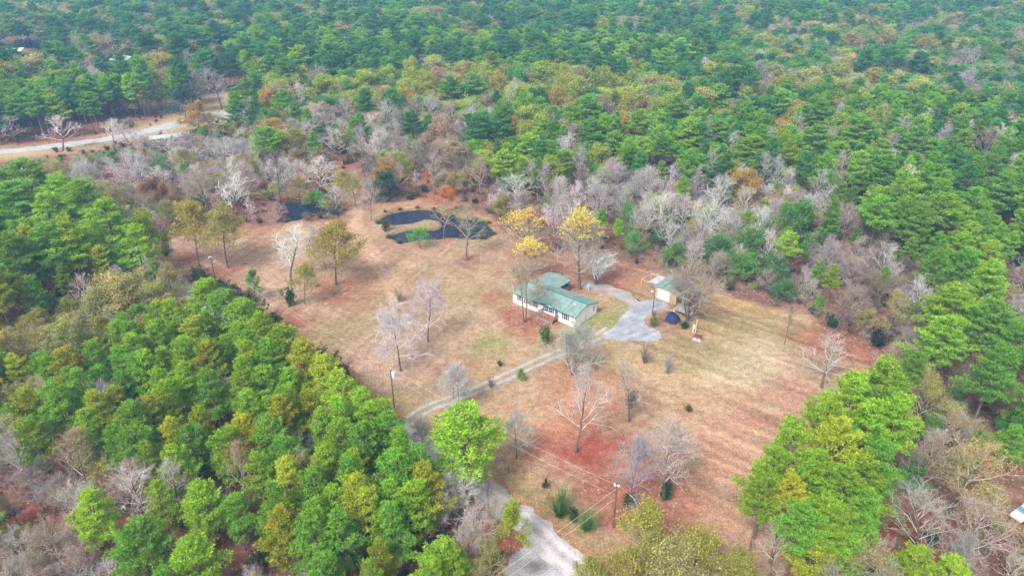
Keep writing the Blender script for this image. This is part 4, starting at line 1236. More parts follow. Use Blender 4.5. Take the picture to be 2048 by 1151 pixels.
# --- trees standing in the open, one by one: (x, y, height, crown width)
tree('bare', *(10.23, 84.71, 18.5, 8.1), 'tan', 'pale', 'tall white-twigged bare tree in the red leaf circle')
tree('crape', *(11.62, 106.33, 12.3, 8.5), 'tan', 'ashen', 'dense grey-twigged tree between the driveway and the house end')
tree('bare', *(20.02, 92.49, 12.3, 6.6), 'tan', 'pale', 'bare tree with a dark mossy clump on its trunk')
tree('fork', *(22.74, 74.71, 16.6, 7.6), 'tan', 'pale', 'wide bare tree with twin trunks and ivy at its foot')
tree('wispy', *(16.92, 72.94, 14.9, 7.8), 'tan', 'lavender', 'hazy grey bare tree just behind the roadside pole')
tree('wispy', *(0.72, 83.31, 10.0, 5.1), 'tan', 'pale', 'thin bare tree between the red leaf circle and the road')
tree('wispy', *(-10.38, 96.19, 10.4, 6.5), 'tan', 'white', 'slim bare tree on the driveway edge, inner of two')
tree('wispy', *(-9.39, 95.91, 10.0, 6.2), 'tan', 'pale', 'slim bare tree on the driveway edge, outer of two')
tree('wispy', *(-21.22, 107.31, 15.0, 8.8), 'tan', 'white', 'pale bare tree on pink leaves beyond the transformer pole')
tree('wispy', *(-17.11, 117.73, 15.7, 8.3), 'tan', 'pale', 'brownish bare tree on the lawn between pond and driveway')
tree('bare', *(-11.38, 155.73, 15.7, 11.3), 'tan', 'straw', 'symmetrical bare tree in a dark leaf ring before the pond')
tree('bare', *(-18.54, 169.44, 11.9, 7.7), 'tan', 'straw', 'bare tree on the near bank by the pond peninsula')
tree('olive', *(-24.03, 163.29, 6.7, 5.7), 'fresh', 'brown', 'small bright green tree on the near pond bank')
tree('bare', *(-40.54, 182.55, 13.5, 5.9), 'tan', 'pale', 'white-twigged bare tree beside the dirt track')
tree('evergreen', *(-39.95, 197.84, 10.7, 7.6), 'dark', 'dark', 'dark green leaning tree behind the dirt track', lean=.22, rot=.4)
tree('dome', *(-41.36, 142.44, 17.7, 11.9), 'olive', 'ashen', 'large round olive tree over a bare trunk on the lawn')
tree('wispy', *(-46.06, 151.18, 12.2, 7.3), 'tan', 'ashen', 'bare tree half hidden behind the round olive tree')
tree('bare', *(-52.52, 143.97, 14.4, 10.7), 'tan', 'white', 'pale spreading bare tree beside the round olive tree')
tree('olive', *(-46.34, 133.31, 11.9, 5.7), 'olive', 'brown', 'slender olive tree behind the dark green bush', lean=.12, rot=0.)
tree('dome', *(-77.75, 152.58, 18.5, 9.6), 'olive', 'brown', 'dull green tree on red leaves behind the hedge pole')
tree('dome', *(-70.12, 151.46, 17.2, 10.3), 'olive', 'ashen', 'broad olive tree with dark foot beyond the hedge pole')
tree('evergreen', *(-58.04, 135.15, 9.1, 3.6), 'leafgreen', 'brown', 'narrow green tree at the lawn corner by the hedge')
tree('leafy', *(-18.78, 187.16, 9.2, 6.7), 'orange', 'straw', 'small orange-leaved tree behind the pond')
tree('tulip', *(3.27, 154.86, 14.4, 10.8), 'yellow', 'straw', 'yellow-topped tree standing behind another yellow-topped tree')
tree('tulip', *(4.81, 146.05, 10.7, 10.9), 'yellow', 'straw', 'lower yellow-tipped tree close behind the house')
tree('tulip', *(15.97, 140.43, 20.8, 12.6), 'yellow', 'ashen', 'tallest yellow-topped tree behind the rear porch')
tree('vase', *(19.85, 142.94, 10.1, 8.1), 'tan', 'white', 'white-limbed bare tree beside the back driveway')
tree('fork', *(2.67, 125.46, 15.6, 7.7), 'gold', 'straw', 'fork-trunked bare tree in front of the house windows')
tree('vase', *(37.76, 126.09, 15.1, 10.8), 'tan', 'straw', 'fan-shaped bare tree spreading over the garage carport')
tree('bare', *(56.88, 102.07, 10.7, 8.6), 'tan', 'pale', 'spreading bare tree on the lawn below the big pines', None)
tree('bare_tall', *(55.19, 116.79, 10.0, 2.0), 'gold', 'brown', 'thin young tree alone on the straw patch')
tree('leafy', *(-0.20, 64.52, 10.6, 4.2), 'lime', 'dark', 'small glossy green tree on the verge near the gravel spur')
tree('young_pine', *(-6.96, 75.82, 16.5, 9.4), 'bright', None, 'lone bright green pine beside the driveway mouth')
tree('bare', *(-8.94, 68.12, 10.9, 5.9), 'tan', 'white', 'white dead-looking tree across the road from the lone pine')
tree('wispy', *(-13.78, 82.62, 9.3, 4.2), 'tan', 'ashen', 'tangled grey tree in front of the driveway mouth')
tree('bare_tall', *(-3.24, 71.41, 7.6, 2.8), 'tan', 'brown', 'thin dark bare sapling on the road edge')
tree('wispy', *(-4.65, 64.35, 9.2, 4.6), 'tan', 'pale', 'pale bare tree beside the small glossy green tree')
tree('young_pine', *(1.77, 104.09, 3.0, 1.5), 'green', None, 'tiny pine sapling beside the driveway')
tree('olive', *(65.81, 127.57, 5.7, 3.6), 'fresh', 'brown', 'small green tree at the lawn edge under the dark woods')

# --- trees of the surrounding woods, crown by crown (height set first, then stood under its crown)
def wood(*rows):
    for r in rows:
        tree(*r)
wood(
 # front row of the plantation along the road
 ('tall_pine', *(-61.07, 118.75, 14.0, 7.0), 'bright'), ('young_pine', *(-55.15, 113.70, 14.5, 8.1), 'green'), ('young_pine', *(-50.14, 110.19, 14.5, 7.9), 'bright'), ('young_pine', *(-44.48, 104.39, 15.0, 7.9), 'bright'), ('young_pine', *(-39.99, 100.93, 14.5, 7.9), 'bright'), ('young_pine', *(-34.94, 95.35, 15.0, 7.8), 'yellowish'),
 ('young_pine', *(-30.71, 91.35, 14.5, 7.5), 'yellowish'), ('young_pine', *(-26.29, 86.10, 15.0, 7.2), 'bright'), ('young_pine', *(-23.03, 82.93, 14.5, 7.0), 'bright'), ('young_pine', *(-20.25, 79.89, 14.5, 6.8), 'bright'), ('young_pine', *(-17.39, 77.63, 14.0, 6.7), 'green'), ('young_pine', *(-14.98, 73.44, 14.5, 6.5), 'bright'),
 ('young_pine', *(-12.93, 71.30, 13.5, 6.2), 'green'), ('young_pine', *(-11.07, 66.91, 14.0, 6.0), 'yellowish'), ('young_pine', *(-15.49, 69.76, 14.0, 6.3), 'green'), ('young_pine', *(-8.92, 57.86, 10.0, 6.1), 'bright'), ('young_pine', *(-7.11, 57.23, 9.0, 5.5), 'bright'), ('young_pine', *(-21.34, 75.96, 14.0, 6.6), 'green'), ('young_pine', *(-25.90, 80.53, 14.0, 6.7), 'bright'),
 ('olive', *(-2.41, 59.97, 8.0, 5.0), 'olive'), ('bare', *(-9.38, 66.02, 10.0, 5.3), 'tan', 'white'), ('wispy', *(-5.67, 62.77, 8.0, 5.2), 'tan', 'pale'), ('bare', *(-6.38, 68.10, 10.0, 6.2), 'tan', 'white'), ('wispy', *(-2.64, 68.31, 7.0, 4.1), 'tan', 'pale'), ('olive', *(-4.25, 58.60, 6.0, 4.4), 'buff'),
)
wood(
 # woods north of the ponds
 ('leafy', *(-25.30, 238.81, 17.0, 12.4), 'tan', 'straw'), ('tall_pine', *(-11.90, 232.97, 19.0, 11.0), 'deep'), ('tall_pine', *(-4.30, 235.79, 19.0, 7.7), 'deep'), ('leafy', *(7.88, 252.76, 18.0, 15.2), 'lime'),
 ('leafy', *(5.22, 237.81, 16.0, 9.9), 'lime'), ('leafy', *(1.06, 242.77, 16.0, 6.5), 'gold'), ('tall_pine', *(11.42, 236.70, 17.0, 8.4), 'bright'), ('tall_pine', *(4.84, 217.81, 16.0, 10.1), 'bright'),
 ('leafy', *(18.60, 285.64, 18.0, 12.4), 'gold'), ('tall_pine', *(28.27, 256.29, 20.0, 12.7), 'green'), ('tall_pine', *(26.96, 230.05, 18.0, 10.6), 'green'), ('leafy', *(41.04, 244.26, 18.0, 6.8), 'gold'),
 ('tall_pine', *(44.70, 237.95, 19.0, 9.5), 'bright'), ('leafy', *(27.20, 214.85, 14.0, 9.7), 'lime'), ('bare_tall', *(-0.21, 290.05, 20.0, 8.4), 'tan', 'white'), ('leafy', *(-51.31, 285.64, 18.0, 10.7), 'tan'),
 ('leafy', *(-41.92, 282.69, 18.0, 9.4), 'gold'), ('leafy', *(-68.38, 319.70, 18.0, 18.3), 'lime'), ('leafy', *(-49.25, 333.79, 21.0, 13.0), 'lime'), ('leafy', *(-33.29, 324.64, 18.0, 11.6), 'tan'),
 ('leafy', *(17.02, 326.23, 20.0, 23.3), 'lime'), ('leafy', *(41.98, 322.90, 19.0, 17.1), 'lime'), ('leafy', *(56.26, 324.64, 18.0, 13.0), 'lime'), ('leafy', *(2.80, 330.60, 19.0, 14.1), 'leafgreen'),
 ('leafy', *(27.30, 304.56, 18.0, 15.3), 'lime'), ('leafy', *(-84.31, 309.08, 18.0, 15.5), 'lime'), ('leafy', *(-58.95, 328.44, 18.0, 14.1), 'lime'), ('leafy', *(-5.38, 316.09, 18.0, 13.6), 'olive'),
 ('tall_pine', *(-26.06, 295.11, 19.0, 14.5), 'deep'), ('tall_pine', *(-15.06, 302.75, 19.0, 12.2), 'green'), ('bare', *(-48.62, 257.62, 18.0, 12.4), 'tan', 'pale'), ('bare', *(-52.46, 231.02, 16.0, 7.9), 'tan', 'pale'),
 ('bare_tall', *(-44.21, 226.46, 16.0, 7.8), 'tan', 'pale'), ('tall_pine', *(-58.66, 276.02, 18.0, 7.6), 'deep'), ('tall_pine', *(-35.55, 243.88, 17.0, 9.4), 'deep'), ('bare', *(2.33, 191.59, 12.0, 15.3), 'tan', 'white'),
 ('wispy', *(30.81, 193.79, 15.0, 11.2), 'tan', 'pale'), ('bare_tall', *(-24.27, 203.45, 14.0, 7.1), 'tan', 'pale'), ('leafy', *(36.31, 274.18, 17.0, 13.6), 'tan'), ('leafy', *(49.94, 276.02, 18.0, 15.2), 'olive'),
 ('tall_pine', *(-2.13, 202.81, 15.0, 8.9), 'bright'), ('tall_pine', *(16.10, 202.81, 15.0, 7.7), 'green'), ('bare', *(-18.36, 206.06, 14.0, 8.6), 'tan', 'brown'), ('bare_tall', *(-13.98, 210.90, 15.0, 6.4), 'tan', 'pink'),
 ('bare', *(-66.89, 269.70, 17.0, 13.8), 'tan', 'pink'), ('bare', *(-88.90, 293.78, 18.0, 12.7), 'tan', 'white'), ('bare', *(-69.65, 257.02, 17.0, 12.4), 'tan', 'pale'), ('bare', *(-39.66, 269.70, 17.0, 11.8), 'tan', 'pink'), ('bare', *(-23.76, 265.35, 17.0, 11.6), 'tan', 'pink'), ('wispy', *(-32.36, 274.18, 17.0, 12.0), 'tan', 'pale'),
 # woods beyond, to the north-east
 ('bare_tall', *(95.20, 345.64, 19.0, 10.8), 'tan', 'white'), ('leafy', *(81.38, 335.93, 19.0, 11.5), 'leafgreen'), ('tall_pine', *(190.72, 358.69, 22.0, 15.2), 'deep'), ('tall_pine', *(199.89, 348.09, 21.0, 14.3), 'deep'),
 ('tall_pine', *(175.10, 354.12, 21.0, 14.0), 'deep'), ('leafy', *(66.02, 181.23, 17.0, 10.6), 'gold'), ('bare_tall', *(77.92, 190.88, 17.0, 6.4), 'tan', 'pale'), ('bare_tall', *(95.07, 190.77, 19.0, 6.7), 'tan', 'lavender'),
 ('tall_pine', *(85.76, 205.07, 18.0, 7.7), 'bright'), ('tall_pine', *(82.96, 276.01, 20.0, 12.4), 'green'), ('tall_pine', *(103.22, 266.72, 20.0, 11.6), 'green'), ('tall_pine', *(106.12, 187.72, 18.0, 13.2), 'green'),
 ('tall_pine', *(74.02, 208.99, 18.0, 10.1), 'bright'), ('tall_pine', *(58.69, 223.55, 19.0, 9.6), 'bright'), ('tinged', *(157.05, 222.77, 17.0, 12.3), 'russet', 'pink'), ('leafy', *(242.47, 421.85, 20.0, 21.2), 'olive'), ('leafy', *(327.73, 540.77, 20.0, 23.0), 'buff'),
 ('leafy', *(201.92, 432.56, 20.0, 18.1), 'olive'), ('leafy', *(231.30, 443.78, 20.0, 18.5), 'olive'), ('tall_pine', *(63.16, 260.76, 19.0, 11.4), 'green'), ('tall_pine', *(114.33, 252.47, 19.0, 13.0), 'green'), ('tall_pine', *(117.10, 230.21, 19.0, 13.0), 'green'),
 ('tall_pine', *(132.67, 220.95, 18.0, 13.2), 'green'), ('tall_pine', *(70.27, 230.72, 18.0, 10.3), 'green'), ('tall_pine', *(100.15, 220.95, 18.0, 11.5), 'green'), ('tall_pine', *(48.19, 212.51, 17.0, 9.6), 'green'), ('tall_pine', *(33.62, 220.84, 16.0, 8.3), 'green'),
 ('bare_tall', *(239.53, 374.99, 20.0, 13.2), 'tan', 'pink'), ('bare_tall', *(159.92, 349.97, 19.0, 9.9), 'tan', 'pale'), ('bare_tall', *(119.71, 335.93, 19.0, 11.9), 'tan', 'lavender'),
 # woods along the east edge of the lawn
 ('leafy', *(70.20, 157.76, 17.0, 14.7), 'leafgreen'), ('evergreen', *(49.51, 149.57, 12.0, 10.1), 'deep'), ('evergreen', *(58.01, 151.86, 13.0, 10.2), 'leafgreen'), ('evergreen', *(54.89, 143.18, 9.0, 9.3), 'leafgreen'), ('evergreen', *(60.91, 141.09, 10.0, 9.2), 'deep'),
 ('bare', *(56.23, 176.48, 16.0, 9.0), 'tan', 'white'), ('bare', *(62.65, 173.20, 15.0, 8.9), 'tan', 'white'), ('wispy', *(72.38, 140.69, 14.0, 7.5), 'tan', 'lavender'), ('bare', *(83.05, 139.58, 14.0, 10.0), 'tan', 'pale'),
 ('tall_pine', *(89.08, 155.14, 18.0, 8.8), 'green'), ('tall_pine', *(97.60, 151.70, 17.0, 9.1), 'green'), ('tall_pine', *(106.07, 156.52, 18.0, 10.1), 'bright'), ('tall_pine', *(114.93, 162.25, 18.0, 9.6), 'green'), ('tall_pine', *(128.70, 169.84, 19.0, 11.3), 'green'),
 ('bare', *(84.90, 122.82, 13.0, 6.1), 'tan', 'white'), ('tall_pine', *(81.64, 111.12, 17.0, 9.2), 'bright'), ('tall_pine', *(74.83, 100.83, 16.0, 9.8), 'bright'), ('tall_pine', *(93.65, 119.70, 18.0, 8.6), 'bright'), ('tall_pine', *(85.26, 105.44, 17.0, 9.9), 'green'), ('tall_pine', *(76.42, 89.31, 18.0, 8.0), 'green'),
 ('olive', *(78.13, 119.90, 12.0, 7.3), 'buff'), ('olive', *(68.33, 96.19, 12.0, 7.9), 'buff'), ('olive', *(67.64, 90.24, 13.0, 7.3), 'olive'), ('bare', *(79.73, 128.96, 11.0, 7.5), 'tan', 'brown'), ('wispy', *(71.34, 124.37, 11.0, 7.3), 'tan', 'pink'), ('bare', *(67.48, 121.51, 9.0, 6.1), 'tan', 'brown'),
 ('olive', *(30.42, 157.13, 8.0, 7.0), 'fresh', 'brown'), ('evergreen', *(30.61, 166.34, 14.0, 6.5), 'leafgreen'), ('bare', *(40.23, 171.23, 15.0, 9.3), 'tan', 'white'), ('bare_tall', *(44.85, 165.54, 15.0, 7.8), 'tan', 'pale'), ('bare', *(45.82, 155.88, 14.0, 7.4), 'tan', 'pale'), ('bare_tall', *(24.02, 173.20, 15.0, 6.7), 'tan', 'lavender'), ('bare', *(11.49, 162.72, 14.0, 6.4), 'tan', 'pale'),
 ('bare', *(40.07, 185.13, 16.0, 8.5), 'tan', 'pale'), ('bare_tall', *(49.67, 161.92, 15.0, 6.4), 'tan', 'white'), ('bare', *(86.31, 185.13, 16.0, 8.5), 'tan', 'pale'),
 # big pines and trees in the south-east corner
 ('tall_pine', *(53.38, 80.62, 21.0, 8.7), 'bright'), ('tall_pine', *(48.09, 78.59, 20.0, 7.5), 'bright'), ('tall_pine', *(42.61, 74.39, 19.0, 7.0), 'bright'), ('tall_pine', *(37.53, 70.55, 18.0, 6.5), 'bright'), ('tall_pine', *(33.30, 66.83, 17.0, 5.9), 'bright'), ('tall_pine', *(42.33, 68.76, 20.0, 7.4), 'yellowish'),
 ('tall_pine', *(47.91, 72.26, 20.0, 7.7), 'bright'), ('tall_pine', *(37.99, 64.81, 18.0, 6.4), 'bright'), ('tall_pine', *(34.33, 63.05, 16.0, 5.7), 'yellowish'), ('tall_pine', *(41.45, 63.74, 17.0, 6.3), 'bright'), ('tall_pine', *(38.78, 61.68, 14.0, 6.3), 'bright'), ('tall_pine', *(47.96, 68.35, 17.0, 6.6), 'green'), ('tall_pine', *(44.62, 65.99, 17.0, 6.8), 'bright'), ('tall_pine', *(39.76, 60.60, 13.0, 6.2), 'bright'), ('tall_pine', *(43.97, 62.09, 14.0, 5.8), 'green'), ('tall_pine', *(35.45, 60.62, 14.0, 5.7), 'green'), ('young_pine', *(41.12, 59.39, 10.0, 6.0), 'bright'), ('young_pine', *(37.56, 59.62, 10.0, 5.6), 'yellowish'), ('tall_pine', *(53.75, 76.57, 18.0, 6.9), 'bright'), ('tall_pine', *(31.93, 64.52, 15.0, 4.5), 'bright'),
 ('tinged', *(62.83, 71.79, 16.0, 10.3), 'gold', 'straw'), ('tinged', *(60.07, 74.76, 13.0, 7.1), 'tan', 'straw'), ('bare', *(52.97, 63.04, 15.0, 8.6), 'tan', 'ashen'), ('tinged', *(59.47, 62.09, 14.0, 9.5), 'buff', 'ashen'), ('evergreen', *(59.11, 76.01, 9.0, 5.1), 'deep'), ('olive', *(50.62, 67.00, 9.0, 5.4), 'olive'),
 ('young_pine', *(47.50, 55.93, 12.0, 5.7), 'bright'), ('young_pine', *(50.62, 54.50, 12.0, 5.6), 'bright'), ('tinged', *(33.23, 60.29, 11.0, 4.6), 'tan', 'pale'), ('wispy', *(54.62, 57.11, 13.0, 7.2), 'tan', 'ashen'),
 ('dome', *(17.14, 60.05, 14.0, 7.9), 'olive'), ('dome', *(22.08, 57.72, 14.0, 8.5), 'olive'), ('dome', *(13.07, 55.50, 13.0, 6.6), 'olive'), ('dome', *(26.00, 54.65, 13.0, 6.5), 'olive'), ('dome', *(18.07, 54.43, 14.0, 7.5), 'buff'), ('dome', *(10.07, 55.88, 10.0, 5.5), 'olive'),
 # young plantation and mixed wood across the road
 ('young_pine', *(-70.19, 85.63, 14.0, 7.8), 'green'), ('young_pine', *(-55.13, 83.02, 13.0, 5.4), 'yellowish'), ('young_pine', *(-53.92, 75.30, 13.0, 7.0), 'green'), ('young_pine', *(-40.61, 65.72, 12.0, 6.6), 'bright'), ('young_pine', *(-53.53, 63.97, 12.0, 5.9), 'bright'), ('young_pine', *(-45.73, 59.15, 12.0, 6.6), 'green'),
 ('young_pine', *(-38.01, 56.51, 12.0, 6.9), 'bright'), ('young_pine', *(-28.76, 61.38, 12.0, 6.0), 'yellowish'), ('young_pine', *(-35.41, 77.49, 13.0, 7.2), 'green'), ('bare', *(-50.45, 68.73, 13.0, 8.4), 'tan', 'white'), ('bare_tall', *(-45.81, 69.40, 13.0, 5.3), 'tan', 'pale'), ('tinged', *(-62.20, 74.34, 13.0, 8.0), 'russet', 'pink'),
 ('wispy', *(-61.60, 69.60, 11.0, 7.1), 'tan', 'pink'), ('tinged', *(-38.03, 72.26, 13.0, 5.0), 'orange', 'pink'), ('bare', *(-71.02, 74.76, 13.0, 7.1), 'tan', 'pale'), ('wispy', *(-58.89, 61.79, 9.0, 7.0), 'tan', 'pink'), ('wispy', *(-60.64, 57.69, 8.0, 6.1), 'olive', 'ashen'), ('bare', *(-50.90, 58.15, 7.0, 5.6), 'tan', 'pale'),
 # tall pines and mixed trees west of the road
 ('tall_pine', *(-131.91, 178.69, 20.0, 12.6), 'green'), ('tall_pine', *(-114.09, 164.19, 20.0, 13.3), 'bright'), ('tall_pine', *(-106.76, 161.16, 20.0, 11.3), 'bright'), ('tall_pine', *(-92.16, 145.05, 21.0, 11.3), 'bright'), ('leafy', *(-86.34, 149.18, 18.0, 9.2), 'lime'), ('tall_pine', *(-123.53, 160.41, 20.0, 11.8), 'green'),
 ('tall_pine', *(-111.27, 152.60, 20.0, 11.5), 'bright'), ('tall_pine', *(-94.75, 134.91, 21.0, 9.8), 'bright'), ('tall_pine', *(-98.73, 132.59, 20.0, 9.4), 'green'), ('tall_pine', *(-102.91, 128.38, 20.0, 9.4), 'green'), ('tall_pine', *(-82.87, 137.21, 18.0, 7.8), 'bright'), ('evergreen', *(-94.37, 123.29, 8.0, 5.8), 'leafgreen'),
 ('dome', *(-81.68, 125.86, 12.0, 13.0), 'buff'), ('dome', *(-84.22, 121.09, 11.0, 9.2), 'buff'), ('olive', *(-87.70, 106.55, 11.0, 8.3), 'buff'), ('dome', *(-82.98, 107.23, 12.0, 9.8), 'buff'), ('olive', *(-76.37, 126.25, 10.0, 9.5), 'olive'), ('bare', *(-88.79, 125.99, 13.0, 6.7), 'tan', 'white'), ('leafy', *(-101.43, 185.98, 13.0, 9.2), 'russet'), ('tinged', *(-88.80, 187.51, 14.0, 11.5), 'tan', 'pink'), ('bare', *(-80.14, 182.23, 14.0, 11.8), 'tan', 'white'),
 ('bare_tall', *(-70.03, 193.76, 19.0, 6.5), 'tan', 'dark'), ('bare', *(-60.46, 203.03, 13.0, 16.1), 'tan', 'white'), ('olive', *(-64.09, 193.74, 10.0, 9.2), 'olive'), ('evergreen', *(-60.21, 194.66, 5.5, 7.8), 'fresh'), ('olive', *(-52.47, 196.39, 11.0, 9.0), 'olive'), ('olive', *(-46.78, 192.68, 11.0, 8.3), 'olive'), ('bare', *(-52.29, 189.60, 8.0, 10.3), 'tan', 'white'), ('wispy', *(-65.78, 180.71, 7.0, 7.1), 'tan', 'pink'), ('olive', *(-72.16, 194.89, 8.0, 9.0), 'buff'),
 # trees along the highway
 ('bare', *(-168.68, 250.69, 14.0, 14.4), 'tan', 'white'), ('bare', *(-151.81, 255.56, 12.0, 9.4), 'tan', 'white'), ('leafy', *(-122.96, 263.77, 16.0, 13.1), 'gold'), ('leafy', *(-101.08, 283.55, 17.0, 10.7), 'gold'), ('tall_pine', *(-105.70, 261.96, 17.0, 9.6), 'green'), ('tall_pine', *(-82.91, 226.46, 16.0, 15.2), 'green'), ('leafy', *(-74.30, 232.12, 15.0, 10.0), 'olive'),
 ('leafy', *(-140.61, 294.54, 17.0, 15.3), 'dark'), ('bare', *(-133.40, 315.51, 21.0, 15.3), 'tan', 'lavender'), ('leafy', *(-161.74, 317.94, 19.0, 11.4), 'lime'), ('olive', *(-108.76, 219.20, 11.0, 11.2), 'olive'), ('olive', *(-114.28, 214.66, 10.0, 7.8), 'leafgreen'), ('bare', *(-133.84, 238.88, 15.0, 12.4), 'tan', 'pale'), ('bare', *(-98.19, 223.08, 14.0, 13.4), 'tan', 'pale'), ('bare', *(-118.80, 200.23, 11.0, 10.7), 'tan', 'pale'), ('bare', *(-122.48, 238.84, 11.0, 12.5), 'tan', 'white'), ('wispy', *(-115.66, 241.51, 11.0, 12.6), 'tan', 'pale'), ('bare', *(-129.61, 238.47, 10.0, 10.7), 'tan', 'pale'), ('bare', *(-111.36, 203.25, 10.0, 9.3), 'tan', 'white'),
)

